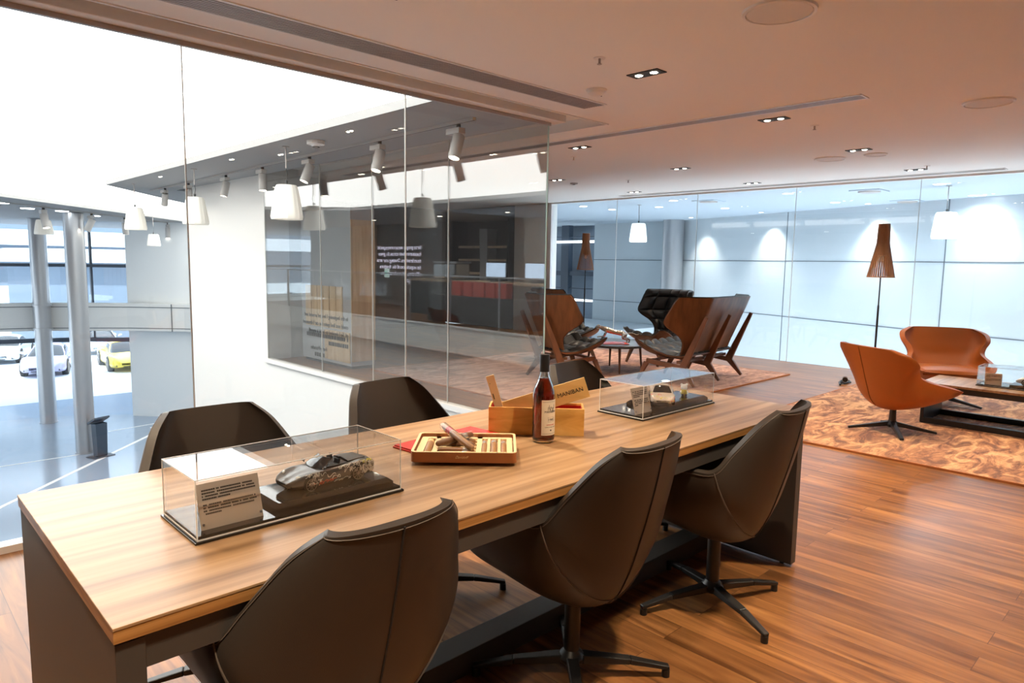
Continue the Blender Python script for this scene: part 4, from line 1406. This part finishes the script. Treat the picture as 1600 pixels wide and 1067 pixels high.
# ------------------------------------------------------------------ floor lamps
def floor_lamp(x, y, lab, tilt=0):
    t = thing('floor_lamp', lab, 'floor lamp', (x, y, 0), 0, 'slatted standing lamps')
    MB().lathe([(0, 0), (.15, 0), (.15, .012), (.02, .018), (0, .018)], 40).build('base', 'black', t, smooth=True, ang=30)
    MB().tube([(0, 0, .015), (0, 0, 1.0)], .011, 12).tube([(0, 0, .98), (0, 0, 1.60)], .007, 12).build('pole', 'black', t, smooth=True)
    z0, z1, zt = 1.30, 1.66, 1.87
    m = MB()
    n = 36
    for i in range(n):
        a = 2*PI*i/n
        c, s = math.cos(a), math.sin(a)
        tang = (-s, c, 0)
        m.bar((c*.135, s*.135, z0), (c*.062, s*.062, z1), .0085, .005, .0085, .005, up=(c, s, 0))
        m.bar((c*.062, s*.062, z1), (c*.056, s*.056, zt), .0085, .005, .0095, .005, up=(c, s, 0))
    m.build('shade', 'slat', t)
    for q_, zz, rr_ in ((.133, z0+.006, .005), (.058, z1+.02, .004), (.054, zt-.004, .004)):
        MB().tube([(math.cos(a)*q_, math.sin(a)*q_, zz) for a in [2*PI*i/36 for i in range(36)]], rr_, 6, True).build('shade_ring', 'slat', t)
    m = MB()
    m.tube([(math.cos(a)*.133, math.sin(a)*.133, z0+.006) for a in [2*PI*i/36 for i in range(36)]], .005, 6, True)
    m.tube([(math.cos(a)*.058, math.sin(a)*.058, z1+.02) for a in [2*PI*i/36 for i in range(36)]], .004, 6, True)
    m.tube([(math.cos(a)*.054, math.sin(a)*.054, zt-.004) for a in [2*PI*i/36 for i in range(36)]], .004, 6, True)
    m.bm.free()
    MB().lathe([(0, 1.52), (.048, 1.54), (.052, 1.85), (0, 1.86)], 24).build('inner_tube', 'ply_leg', t, smooth=True)
    MB().lathe([(0, 1.47), (.02, 1.48), (.026, 1.50), (.016, 1.535), (0, 1.54)], 16).build('bulb', 'white_plastic', t, smooth=True)
    return t
fl = floor_lamp(8.0, 2.59, 'walnut slatted cone floor lamp standing behind the cognac chairs')
dup(fl, (8.4, 7.05, 0), 0, 'walnut slatted cone floor lamp behind the winged chairs at the glass end')

# small camera on a strap, on the floor
t = thing('toy_camera', 'small white and black camera with a strap on the floor by the amber rug', 'camera', (8.62, 3.10, 0), R(20))
MB().tube([(-.05, 0, .06), (.06, 0, .05)], [.035, .03], 20).build('body', 'white_plastic', t, smooth=True)
MB().tube([(.06, 0, .05), (.085, 0, .048)], [.033, .033], 20).build('lens_ring', 'black', t, smooth=True)
MB().tube([(-.055, 0, .06), (-.06, 0, .06)], [.03, .03], 20).build('cap', 'black', t)
MB().tube([(-.18, .05, .012), (-.10, .06, .03), (0, .0, .012), (.08, -.06, .014), (.16, -.03, .03), (.22, .0, .012), (.15, .05, .01), (-.05, .04, .012)], .012, 8).build('strap', 'black', t, smooth=True)

# ------------------------------------------------------------------ cars, real and model
def arc_pts(c, r, a0, a1, n):
    return [(c[0]+r*math.cos(a0+(a1-a0)*i/n), c[1]+r*math.sin(a0+(a1-a0)*i/n)) for i in range(n+1)]
BODY = [(-2.25, .50, .42, .60, .62), (-2.19, .72, .32, .72, .78), (-1.95, .86, .24, .82, .90), (-1.55, .92, .20, .88, .96), (-1.20, .93, .18, .89, .95), (-.7, .885, .17, .84, .90),
        (0, .85, .17, .80, .86), (.6, .86, .17, .80, .85), (1.0, .89, .17, .80, .80), (1.32, .90, .18, .79, .74), (1.7, .87, .20, .73, .67), (2.02, .77, .24, .62, .58), (2.19, .62, .28, .50, .49), (2.26, .45, .34, .42, .43)]
def make_car(name, lab, cat, paint, loc, rz, s=1.0, open_top=False, group=None, doodle=False, rim='rim', detail=True):
    t = thing(name, lab, cat, loc, rz, group)
    t.scale = (s,)*3
    def P(u, v):
        x, hw, zb, zs, zt = crom(BODY, v)
        q = [(-.30, zb-.0, 0), (-.86, zb, 0), (-1.0, zb+.13, 0), (-1.0, (zb+zs)/2, 0), (-.975, zs-.06, 0), (-.88, zs+.015, 0), (-.62, zt*.5+zs*.5+.0, 0), (-.3, zt, 0), (0, zt+.012, 0)]
        q = q + [(-a, b, 0) for a, b, _ in q[::-1][1:]]
        a = crom(q, u)
        return Vector((x, a[0]*hw, a[1]))
    m = MB()
    g = [[m.bm.verts.new(P(i/48, j/52)) for i in range(49)] for j in range(53)]
    for j in range(52):
        for i in range(48):
            m.bm.faces.new([g[j][i], g[j][i+1], g[j+1][i+1], g[j+1][i]])
        m.bm.faces.new([g[j][48], g[j][0], g[j+1][0], g[j+1][48]])
    m.bm.faces.new(g[0][::-1]); m.bm.faces.new(g[52])
    if doodle != 'none':
        pass
    m.build('body', paint, t, smooth=True, ang=60)
    # wheels
    for wx, r in ((1.28, .325), (-1.16, .345)):
        for sd in (-1, 1):
            yo = .905 if wx < 0 else .885
            MB().cyl((wx, sd*(yo-.10), r+.02), r+.052, .225, 36, axis='Y').build('wheel_arch', 'black_matt', t)
            wh = MB().tube([(wx, sd*(yo-.20), r), (wx, sd*(yo-.19), r), (wx, sd*(yo+.02), r), (wx, sd*(yo+.03), r)], [r*.92, r, r, r*.9], 36).build('tyre', 'tyre', t, smooth=True, ang=30)
            m = MB()
            yy = sd*(yo+.034)
            m.tube([(wx+math.cos(a)*r*.80, yy, r+math.sin(a)*r*.80) for a in [2*PI*i/30 for i in range(30)]], r*.05, 6, True)
            m.cyl((wx, yy, r), r*.16, .03, 14, axis='Y')
            for k in range(10):
                a = 2*PI*k/10
                m.bar((wx+math.cos(a)*r*.1, yy, r+math.sin(a)*r*.1), (wx+math.cos(a)*r*.79, yy, r+math.sin(a)*r*.79), r*.07, .02, r*.05, .02, up=(0, 1, 0))
            m.build('rim', rim, wh)
    # lamps, grille, mirrors
    for sd in (-1, 1):
        m = MB(); m.lathe([(0, .035), (.06, .03), (.10, .01), (.115, -.03), (0, -.03)], 20)
        o = m.build('headlamp', 'headlamp', t, smooth=True)
        o.matrix_local = Matrix.Translation((1.80, sd*.66, .69)) @ Vector((.72, sd*.25, .66)).to_track_quat('Z', 'Y').to_matrix().to_4x4() @ Matrix.Diagonal((1.35, .95, 1, 1))
        MB().tube([(.62, sd*.86, .90), (.62, sd*.93, .96), (.60, sd*1.03, .98)], [.03, .055, .05], 10).build('wing_mirror', paint, t, smooth=True)
    m = MB()
    m.box((2.17, 0, .33), (.16, .78, .10)); m.box((2.0, .60, .36), (.22, .26, .14), rz=R(-32)); m.box((2.0, -.60, .36), (.22, .26, .14), rz=R(32))
    m.build('air_intake', 'black_matt', t)
    MB().box((-2.21, 0, .70), (.06, 1.15, .035)).build('tail_light', 'red_paint', t)
    MB().box((-2.16, 0, .40), (.12, 1.1, .16)).build('rear_valance', 'black_matt', t)
    if open_top:
        def ws(u, v):
            a = (u-.5)*2
            return Vector((.78-.62*v-.16*a*a, a*(.72-.12*v), .86+.36*v))
        MB().sheet(lambda u, v: ws(u, v)+Vector((.012, 0, .012)), 14, 6, lambda u, v: ws(u, v)).build('windscreen', 'car_glass', t, smooth=True)
        m = MB(); m.tube([ws(0, 0), ws(0, .5), ws(0, 1)]+[ws(i/8, 1) for i in range(1, 8)]+[ws(1, 1), ws(1, .5), ws(1, 0)], .024, 6)
        m.build('screen_frame', paint, t, smooth=True)
        m = MB()
        for i in range(1):
            m.prism([(.40, -.60), (.50, 0), (.40, .60), (-.2, .68), (-.80, .60), (-.88, 0), (-.80, -.60), (-.2, -.68)], .80, .895)
        m.build('cabin', 'black_matt', t)
        for sd in (-1, 1):
            MB().box((-.38, sd*.33, .90), (.12, .40, .42), ry=R(-14)).box((-.10, sd*.33, .82), (.45, .42, .18)).build('seat', 'black_leather', t, bevel=.04)
            MB().box((-.47, sd*.33, 1.14), (.08, .22, .12)).build('headrest', 'black_leather', t, bevel=.03)
        MB().tube([(.22+.02*math.sin(a), .33+.16*math.cos(a), .98+.16*math.sin(a)) for a in [2*PI*i/20 for i in range(20)]], .015, 6, True).build('steering_wheel', 'black', t)
        def deck(u, v):
            a = (u-.5)*2
            return Vector((-.80-1.0*v, a*(.62-.10*v), .93+.075*(1-a*a)*(1-v)**.6+.02))
        MB().sheet(deck, 12, 8, lambda u, v: deck(u, v)-Vector((0, 0, .06))).build('hood_cover', 'graphite', t, smooth=True)
    else:
        GH = [(.92, .66, .80, .80), (.62, .68, .80, .98), (.15, .63, .82, 1.20), (-.35, .60, .84, 1.275), (-.9, .57, .86, 1.23), (-1.4, .53, .88, 1.08), (-1.85, .45, .86, .92)]
        def gp(u, v, k=0.0):
            x, hw, zb, zt = crom(GH, v)
            q = [(-1.12, zb), (-1.06, zb+(zt-zb)*.3), (-.90, zb+(zt-zb)*.78), (-.62, zt-.01), (0, zt+.02), (.62, zt-.01), (.90, zb+(zt-zb)*.78), (1.06, zb+(zt-zb)*.3), (1.12, zb)]
            a = crom(q, u)
            return Vector((x, a[0]*hw*(1+k), a[1]+k))
        MB().sheet(gp, 28, 28, lambda u, v: gp(u, v)*.97+Vector((0, 0, -.02))).build('windows', 'car_glass', t, smooth=True)
        MB().sheet(lambda u, v: gp(.24+.52*u, .36+.40*v, .014), 16, 14, lambda u, v: gp(.24+.52*u, .36+.40*v, .002)).build('roof', paint, t, smooth=True)
        m = MB()
        for sd in (0, 1):
            for (u0, v0, u1, v1) in ((.10, .03, .26, .36), (.10, .97, .25, .74)):
                pts = [gp(abs(sd-(u0+(u1-u0)*i/6)), v0+(v1-v0)*i/6, .01) for i in range(7)]
                m.tube(pts, .028, 6)
            m.tube([gp(abs(sd-.24), .36+.40*i/8, .012) for i in range(9)], .026, 6)
        m.build('pillar', paint, t, smooth=True)
    return t, P

# display case on the near table end with the open-top car
def display_case(lab, x0, y0, x1, y1, z, top, plinth, group='clear acrylic display cases'):
    t = thing('display_case', lab, 'display case', (x0, y0, z), 0, group)
    w_, d_, h_ = x1-x0, y1-y0, top-z
    MB().b2((0, 0, 0), (w_, d_, .006)).build('base', 'black_gloss', t, bevel=.001)
    MB().b2((.006, .006, .006), (w_-.006, d_-.006, .009)).build('base_rim', 'white_edge', t)
    MB().b2((.008, .008, .009), (w_-.008, d_-.008, .016)).build('base_step', 'black_gloss', t, bevel=.001)
    a, b, c, d = .007, .007, w_-.007, d_-.007
    th = .003
    m = MB()
    m.b2((a, b, .009), (c, b+th, h_)); m.b2((a, d-th, .009), (c, d, h_)); m.b2((a, b+th, .009), (a+th, d-th, h_)); m.b2((c-th, b+th, .009), (c, d-th, h_))
    m.b2((a, b, h_), (c, d, h_+th))
    m.build('cover', 'acrylic', t)
    m = MB()
    e = .0011
    for (p, q) in (((a, b), (a, b)), ((c, b), (c, b)), ((a, d), (a, d)), ((c, d), (c, d))):
        m.b2((p[0]-e, p[1]-e, .009), (p[0]+e, p[1]+e, h_+th))
    for z_ in (h_+th,):
        m.b2((a-e, b-e, z_-e), (c+e, b+e, z_+e)); m.b2((a-e, d-e, z_-e), (c+e, d+e, z_+e)); m.b2((a-e, b, z_-e), (a+e, d, z_+e)); m.b2((c-e, b, z_-e), (c+e, d, z_+e))
    m.build('polished_edge', 'white_edge', t)
    px0, px1 = plinth
    m = MB()
    py0, py1 = .030, d_-.030
    lo = [(px0, py0), (px1, py0), (px1, py1), (px0, py1)]
    hi = [(px0+.012, py0+.012), (px1-.012, py0+.012), (px1-.012, py1-.012), (px0+.012, py1-.012)]
    v0 = [m.bm.verts.new((x, y, .016)) for x, y in lo]; v1 = [m.bm.verts.new((x, y, .026)) for x, y in lo]; v2 = [m.bm.verts.new((x, y, .036)) for x, y in hi]
    m.bm.faces.new(v0[::-1]); m.bm.faces.new(v2)
    for A, B in ((v0, v1), (v1, v2)):
        for i in range(4):
            j = (i+1) % 4
            m.bm.faces.new([A[i], A[j], B[j], B[i]])
    m.build('plinth', 'black_gloss', t)
    return t
def plaque(lab, loc, w_, h_, lean, mat='plaque', seed=1, rz=0):
    t = thing('plaque', lab, 'plaque', loc, rz)
    q = bpy.data.objects.new('holder', None)
    m1 = MB(); m1.b2((0, 0, 0), (w_, .0025, h_))
    a = m1.build('plate', mat, t)
    m2 = MB(); lines_of_print(m2, (w_*.07, -.0003, h_*.30), (1, 0, 0), (0, 0, 1), w_*.86, h_*.64, 10, .95, .55, seed, (0, 5))
    b = m2.build('print', 'ink', t); b['kind'] = 'stuff'
    m3 = MB()
    for x in (.006, w_-.006):
        m3.cyl((x, -.001, .012), .003, .003, 12, axis='Y')
    c = m3.build('screw', 'chrome', t)
    for o in (a, b, c):
        o.rotation_euler = (-lean, 0, 0)
    # wedge shaped foot behind
    y2 = math.sin(lean)*h_*.75
    MB().prism_x([(.004, 0), (.012+y2*1.2, 0), (math.sin(lean)*h_*.7+.004, math.cos(lean)*h_*.7)], w_*.3, w_*.7).build('stand', 'acrylic', t)
    return t
TB = TT+.0003
display_case('clear acrylic display case with an open-top model car on the near end of the table', .522, 1.553, 1.088, 1.792, TB, .900, (.205, .55))
plaque('metal plaque with small printed text leaning inside the near display case', (.550, 1.592, TB+.016), .148, .106, R(16))
car1, Pc = make_car('model_car', 'graphite open-top model sports car covered in doodles, in the near display case', 'model car', 'car_grey', (.914, 1.676, TB+.0362), R(180+3), .0590, True)
# hand drawn doodles on its near flank and tail
rnd = random.Random(11)
for mat, n_, sd in (('doodle_w', 36, 1), ('doodle_r', 3, 2), ('doodle_y', 3, 3)):
    m = MB()
    rnd = random.Random(sd*7)
    for k in range(n_):
        v0, u0 = (rnd.uniform(.10, .72) if mat != 'doodle_r' else rnd.uniform(.45, .85)), rnd.uniform(.72, .93)
        if mat == 'doodle_y': v0, u0 = rnd.uniform(.13, .3), rnd.uniform(.70, .76)
        ph, fr = rnd.uniform(0, 6), rnd.uniform(1.5, 3.5)
        rr = rnd.uniform(.02, .05)
        pts = []
        for i in range(26):
            a = i/25*2*PI
            v = v0 + rr*.55*math.cos(a*fr*.5+ph) + .045*(i/25-.5)
            u = u0 + rr*.75*math.sin(a*fr+ph)
            u = max(.66, min(.965, u))
            p = Pc(u, v)
            n = (Pc(u+.01, v)-Pc(u-.01, v)).cross(Pc(u, v+.01)-Pc(u, v-.01)).normalized()
            if n.dot(Vector((0, p.y, .3))) < 0: n = -n
            pts.append(p + n*.012)
        m.tube(pts, .014, 4)
    if mat == 'doodle_w':
        for k in range(7):
            pts = []
            for i in range(14):
                u = .60 + .34*i/13
                v = .012 + .018*k + .006*math.sin(i*1.1+k)
                p = Pc(u, v)
                pts.append(p + Vector((-.006, .004, .008)))
            m.tube(pts, .008, 4)
    m.build('doodle', mat, car1)['kind'] = 'stuff'

display_case('clear acrylic display case with a light coupe model on the far end of the table', 2.326, 1.620, 2.900, 1.862, TB, .898, (.17, .56))
plaque('metal plaque with printed lines leaning inside the far display case', (2.345, 1.672, TB+.016), .118, .112, R(16), seed=5)
car2, Pc2 = make_car('model_car', 'pale coupe model car with red and white paintwork, nose to the camera', 'model car', 'car_white', (2.600, 1.716, TB+.0362), R(216), .0585)
for mat, sd in (('doodle_r', 5), ('doodle_y', 6)):
    m = MB(); rnd = random.Random(sd)
    for k in range(7):
        v0, u0, ph = rnd.uniform(.5, .93), rnd.uniform(.3, .92), rnd.uniform(0, 6)
        pts = []
        for i in range(14):
            a = i/13*5
            u, v = u0+.03*math.sin(a+ph), v0+.03*math.cos(a*1.3)
            p = Pc2(u, min(.985, v))
            pts.append(p + Vector((0.004, math.copysign(.006, p.y) if abs(p.y) > .5 else 0, .006)))
        m.tube(pts, .016, 4)
    m.build('painted_mark', mat, car2)['kind'] = 'stuff'
t = thing('figurine', 'tiny white and yellow plush figurine beside the coupe model in the far case', 'figurine', (2.79, 1.72, TB+.0362), R(-140))
MB().lathe([(0, 0), (.012, .001), (.0155, .014), (.012, .028), (0, .032)], 20).build('torso', 'doodle_y', t, smooth=True)
MB().lathe([(0, .028), (.012, .031), (.016, .041), (.012, .052), (0, .055)], 20).build('head', 'pendant', t, smooth=True)
for s in (-1, 1):
    MB().lathe([(0, -.005), (.005, -.003), (.005, .003), (0, .005)], 10, (0, s*.012, .054)).build('ear', 'pendant', t, smooth=True)
    MB().tube([(0, s*.012, .022), (.008, s*.018, .014)], .0045, 8).build('arm', 'pendant', t, smooth=True)
    MB().tube([(.004, s*.007, .006), (.016, s*.008, .005)], .0055, 8).build('leg', 'car_grey', t, smooth=True)

# third case on the low table
t3 = display_case('small clear display case with a cream open racing car model on the low walnut table', 7.12, .72, 7.40, 1.46, .014+.3703, .014+.37+.17, (.03, .24))
for ch in list(t3.children):
    if ch.name.startswith('plinth'):
        ch.data.clear_geometry()
        m = MB(); m.b2((.04, .05, .016), (.24, .50, .035)); bmesh.ops.recalc_face_normals(m.bm, faces=m.bm.faces); m.bm.to_mesh(ch.data); m.bm.free()
plaque('cream printed card standing in the case on the low walnut table', (7.15, 1.40, .014+.3703+.0165), .125, .10, R(4), 'paper', 9, R(-90+18))
make_car('model_car', 'cream open-wheeled vintage model car on the low walnut table', 'model car', 'car_cream', (7.26, 1.02, .014+.3703+.0355), R(90), .075, True, rim='car_cream')

# ------------------------------------------------------------------ brandy bottle
t = thing('brandy_bottle', 'amber brandy bottle with a cream label and black cap standing before the pine box', 'bottle', (1.786, 1.676, TB), R(-97))
outer = [(0, .001), (.030, .0005), (.0385, .004), (.0405, .012), (.0405, .172), (.039, .186), (.033, .204), (.0235, .225), (.0175, .243), (.0155, .262), (.0155, .300), (.0135, .301)]
inner = [(.0128, .300), (.0128, .262), (.0150, .243), (.021, .224), (.0305, .203), (.0365, .185), (.038, .171), (.038, .014), (.034, .009), (.018, .014), (0, .020)]
MB().lathe(outer+inner, 56).build('glass', 'bottle', t, smooth=True, ang=50)
liq = [(0, .0205), (.018, .0145), (.034, .0095), (.0377, .0145), (.0377, .171), (.0362, .185), (.0302, .203), (.0207, .2235), (.0175, .2335), (0, .2335)]
MB().lathe(liq, 56).build('brandy', 'liquid', t, smooth=True, ang=50)
MB().lathe([(0, .256), (.0172, .256), (.0175, .26), (.0175, .316), (.016, .319), (0, .319)], 40).build('cap', 'black', t, smooth=True, ang=35)
def lab_pt(a, z, r=.0409):
    return Vector((r*math.cos(a), r*math.sin(a), z))
MB().sheet(lambda u, v: lab_pt((u-.5)*1.75, .030+.128*v, .0411), 24, 2, lambda u, v: lab_pt((u-.5)*1.75, .030+.128*v, .0406)).build('label', 'label', t, smooth=True, ang=30)
def on_label(o):
    for v in o.data.vertices:
        x, y, z = v.co
        a = x/.0413
        q = lab_pt(a, y, .0413+z)
        v.co = q
for body_, size, z, mt in (('MANIBAN', .0115, .112, 'ink'), ('1985', .012, .083, 'ink'), ('ARMAGNAC', .0065, .066, 'red_paint'), ('Appellation Armagnac Controlee', .0036, .059, 'ink'), ('40%', .0038, .047, 'ink')):
    o = text_mesh('label_print', body_, size, mt, t, .0002, Matrix.Translation((0, z, 0)), align='CENTER')
    on_label(o)
m = MB()
for k in range(9):
    a = -.30+.075*k
    m.tube([lab_pt(a+.02*math.sin(k), .128+.006*math.sin(k*1.7)+.004*math.cos(i), .0414) + Vector((0, 0, .004*math.sin(i*1.3+k))) for i in range(6)], .0008, 4)
m.cyl(lab_pt(0, .048, .0412), .003, .001, 8, axis='X')
m.build('crest', 'ink', t)
m = MB()
m.tube([lab_pt(-.8+1.6*i/20, .152, .0413) for i in range(21)], .0004, 4); m.tube([lab_pt(-.8+1.6*i/20, .036, .0413) for i in range(21)], .0004, 4)
m.tube([lab_pt(-.3+.6*i/12, .079, .0413) for i in range(13)]+[lab_pt(.3-.6*i/12, .096, .0413) for i in range(13)], .0003, 4, True)
m.build('label_border', 'ink', t)

# ------------------------------------------------------------------ pine box, its lid, a slat
e_ang = math.atan2(-.260, .247)
t = thing('wooden_box', 'open pale pine bottle box with red lining behind the brandy bottle', 'box', (1.702, 1.881, TB), e_ang)
BL, BD, BH, BT = .359, .110, .104, .007
MB().b2((0, 0, 0), (BL, BT, BH)).build('side', 'box_wood', t, bevel=.0006)
MB().b2((0, BD-BT, 0), (BL, BD, BH)).build('side', 'box_wood', t, bevel=.0006)
MB().b2((0, BT, 0), (BT, BD-BT, BH)).build('end', 'box_wood', t, bevel=.0006)
MB().b2((BL-BT, BT, 0), (BL, BD-BT, BH)).build('end', 'box_wood', t, bevel=.0006)
MB().b2((BT, BT, 0), (BL-BT, BD-BT, .006)).build('floor', 'box_wood', t)
m = MB()
m.b2((BT, BT, .006), (BL-BT, BT+.002, BH-.008)); m.b2((BT, BD-BT-.002, .006), (BL-BT, BD-BT, BH-.008)); m.b2((BT, BT, .006), (BT+.002, BD-BT, BH-.008)); m.b2((BL-BT-.002, BT, .006), (BL-BT, BD-BT, BH-.008)); m.b2((BT, BT, .006), (BL-BT, BD-BT, .009))
m.build('lining', 'red_velvet', t)
# lid in plane e/z, tilted up to the right
lt = thing('box_lid', 'pine lid printed MANIBAN leaning out of the open pine box', 'lid', (1.702, 1.881, TB), e_ang)
tilt = R(18.5)
LM = Matrix.Translation((.093, .050, .046)) @ Matrix.Rotation(-tilt, 4, 'Y')
def on(mtx, o):
    o.data.transform(mtx); return o
on(LM, MB().b2((-.03, 0, -.0), (.305, .007, .078)).build('board', 'lid_wood', lt, bevel=.0006))
on(LM, MB().b2((.0, .007, .006), (.292, .011, .072)).build('rebate', 'lid_wood', lt))
o = text_mesh('lettering', 'MANIBAN', .023, 'ink', lt, .0004, LM @ frame((.186, -.0005, .030), (1, 0, 0), (0, 0, 1)))
m = MB()
for k in range(12):
    a = k/12*2*PI
    m.tube([(.152+.014*math.cos(a)*(.4+.6*j/4)+.004*math.sin(j*2+k), -.0006, .040+.022*math.sin(a)*(.4+.6*j/4)+.003*math.cos(j*2.3+k)) for j in range(5)], .0019, 4)
m.tube([(.138, -.0006, .020), (.152, -.0006, .025), (.167, -.0006, .020)], .002, 4)
on(LM, m.build('crest', 'ink', lt))
st = thing('pine_stick', 'small pale pine slat standing tilted in the end of the open pine box', 'slat', (1.702, 1.881, TB), e_ang)
SM = Matrix.Translation((.047, .035, .0095)) @ Matrix.Rotation(R(-17), 4, 'Y')
on(SM, MB().b2((0, 0, 0), (.031, .008, .212)).build('board', 'cedar', st, bevel=.0006))
m = MB(); m.tube([(.008, -.0004, .120), (.008, -.0004, .142)], .0016, 6); m.cyl((.008, -.0004, .182), .0014, .001, 8, axis='Y')
on(SM, m.build('burnt_mark', 'ink', st))

# ------------------------------------------------------------------ cigar tray
tr_ang = math.atan2(-.231, .246)
RL = MB().b2((0, -.06, 0), (.386, .100, .006)).b2((.004, -.056, .006), (.382, .096, .0115)).build('red_folder', 'red', None, loc=(1.330, 1.852, TB), bevel=.001)
tag(RL, 'flat red folder mostly hidden under the back of the cigar tray', 'folder')
RL.rotation_euler = (0, 0, R(5.5))
TZ = TB+.0118
t = thing('cigar_tray', 'shallow reddish wooden cigar tray with cedar compartments, resting on the red folder', 'tray', (1.242, 1.739, TZ), tr_ang)
TL, TD, TH = .337, .252, .034
def rrect(x0, y0, x1, y1, r, n=6):
    out = []
    for cx, cy, a0 in ((x1-r, y0+r, -PI/2), (x1-r, y1-r, 0), (x0+r, y1-r, PI/2), (x0+r, y0+r, PI)):
        out += arc_pts((cx, cy), r, a0, a0+PI/2, n)
    return out
def ring_prism(mb, outer, inner, z0, z1):
    n = len(outer)
    A = [[mb.bm.verts.new((x, y, z)) for x, y in P] for z in (z0, z1) for P in (outer, inner)]
    for i in range(n):
        j = (i+1) % n
        mb.bm.faces.new([A[0][i], A[0][j], A[2][j], A[2][i]])
        mb.bm.faces.new([A[1][j], A[1][i], A[3][i], A[3][j]])
        mb.bm.faces.new([A[2][i], A[2][j], A[3][j], A[3][i]])
        mb.bm.faces.new([A[0][j], A[0][i], A[1][i], A[1][j]])
    return mb
ring_prism(MB(), rrect(0, 0, TL, TD, .018), rrect(.009, .009, TL-.009, TD-.009, .012), 0, TH-.002).build('side', 'cigar_wood', t, smooth=True, ang=30)
ring_prism(MB(), rrect(.0005, .0005, TL-.0005, TD-.0005, .018), rrect(.009, .009, TL-.009, TD-.009, .012), TH-.002, TH).build('rim', 'cedar', t)
MB().prism(rrect(.009, .009, TL-.009, TD-.009, .012), .001, .012).build('floor', 'cedar', t)
m = MB()
m.b2((.012, .012, .012), (.035, TD-.012, .022)); m.b2((.062, .012, .012), (.078, TD-.012, .022)); m.b2((.205, .012, .012), (.222, TD-.012, .022)); m.b2((.24, .012, .012), (.25, TD-.03, .022)); m.b2((.275, .012, .012), (.285, TD-.03, .022)); m.b2((.305, .012, .012), (TL-.012, TD-.012, .022))
m.b2((.035, TD-.035, .012), (.305, TD-.012, .022))
for k in range(5):
    m.b2((.078, .030+.040*k, .012), (.205, .040+.040*k, .021))
m.build('divider', 'cedar', t)
o = text_mesh('signature', 'Davidoff', .0115, 'gold_ink', t, .0003, frame((TL*.42, -.0004, .014), (1, 0, 0), (0, 0, 1)), shear=.45)
def cigar(lab, p0, p1, r=.0075, mat='cigar', band='foil', tube_=False):
    """p0, p1 in the tray's own frame"""
    Mx = Matrix.Translation((1.242, 1.739, TZ)) @ Matrix.Rotation(tr_ang, 4, 'Z')
    a, b = Mx @ Vector(p0), Mx @ Vector(p1)
    d = b-a
    L = d.length
    c = bpy.data.objects.new('cigar', None); COL.objects.link(c)
    c.location = a; c.rotation_euler = d.to_track_quat('X', 'Z').to_euler()
    tag(c, lab, 'cigar')
    MB().tube([(0, 0, 0), (L*.04, 0, 0), (L*.4, 0, 0), (L*.88, 0, 0), (L*.97, 0, 0), (L, 0, 0)], [r*.55, r*.95, r*1.02, r, r*.7, r*.2], 16).build('leaf', mat, c, smooth=True)
    MB().cyl((L*.74, 0, 0), r*1.06, L*.13, 18, axis='X').build('band', band, c, smooth=True)
    if tube_:
        MB().tube([(-.002, 0, 0), (L*.97, 0, 0), (L+.004, 0, 0)], [r*1.22, r*1.22, r*.8], 18).build('cellophane', 'acrylic', c, smooth=True)
h = .0125
for k in range(5):
    if k in (2,):
        continue
    cigar('dark cigar lying lengthwise in the middle of the tray, %s row from the back' % ('fifth', 'fourth', 'third', 'second', 'first')[k], (.082, .022+.040*k, h+.010), (.200, .022+.040*k, h+.010), .009, 'cigar' if k % 2 else 'cigar_light')
cigar('single light cigar upright in the tray slot by the red folder side', (.0485, .03, h+.0095), (.0485, .20, h+.0095), .011, 'cigar_light', 'gold_ink')
cigar('banded cigar in the slot right of the middle rows', (.231, .03, h+.007), (.231, .20, h+.007), .0085, 'cigar_light')
cigar('silver-banded cigar in the second slot from the bottle side', (.2625, .03, h+.0085), (.2625, .20, h+.0085), .0105, 'cigar_light')
cigar('silver-banded cigar in the slot nearest the bottle side', (.295, .03, h+.007), (.295, .20, h+.007), .0088, 'cigar_light')
cigar('wrapped cigar lying across the others, the lower of the crossed pair', (.075, .085, .037), (.190, .190, .046), .0105, 'cigar', 'foil', True)
cigar('big banded cigar lying across on top of the crossed pair', (.195, .045, .034), (.085, .200, .072), .0115, 'cigar_light', 'red', True)

# ------------------------------------------------------------------ cars parked outside
for nm, lab, paint, loc, rz in (('car', 'yellow sports coupe parked outside the street facade', 'car_yellow', (9.6, 37.6), R(-95)),
                            ('car', 'pale violet sports coupe parked outside between the two round columns', 'car_violet', (6.6, 38.2), R(-108)),
                            ('car', 'silver-grey car parked outside behind the slim ringed column', 'car_silver', (5.7, 43.5), R(-110)),
                            ('car', 'dark grey car parked outside behind the yellow coupe', 'car_silver', (10.2, 44.5), R(-100)),
                            ('car', 'silver-blue car parked outside at the far open side of the facade', 'car_silver', (4.2, 46.5), R(-112))):
    make_car(nm, lab, 'car', paint, (*loc, ZG-.03), rz, 1.0)

# lectern in the atrium
t = thing('lectern', 'dark blue-grey metal information lectern beside the nearer round column', 'lectern', (4.62, 20.75, ZG), R(200))
m = MB()
lo = [(-.16, -.09), (.16, -.09), (.16, .09), (-.16, .09)]
m.b2((-.15, -.06, .02), (.15, .06, .05))
v0 = [m.bm.verts.new((x*.85, y, .04)) for x, y in lo]; v1 = [m.bm.verts.new((x*1.0, y*1.1, .92)) for x, y in lo]
m.bm.faces.new(v0[::-1]); m.bm.faces.new(v1)
for i in range(4):
    m.bm.faces.new([v0[i], v0[(i+1) % 4], v1[(i+1) % 4], v1[i]])
m.build('post', 'dark_steel', t)
MB().box((0, -.02, 1.0), (.42, .36, .05), rx=R(28)).build('top_plate', 'dark_steel', t)
MB().b2((-.28, -.20, 0), (.28, .20, .02)).build('foot_plate', 'dark_steel', t)
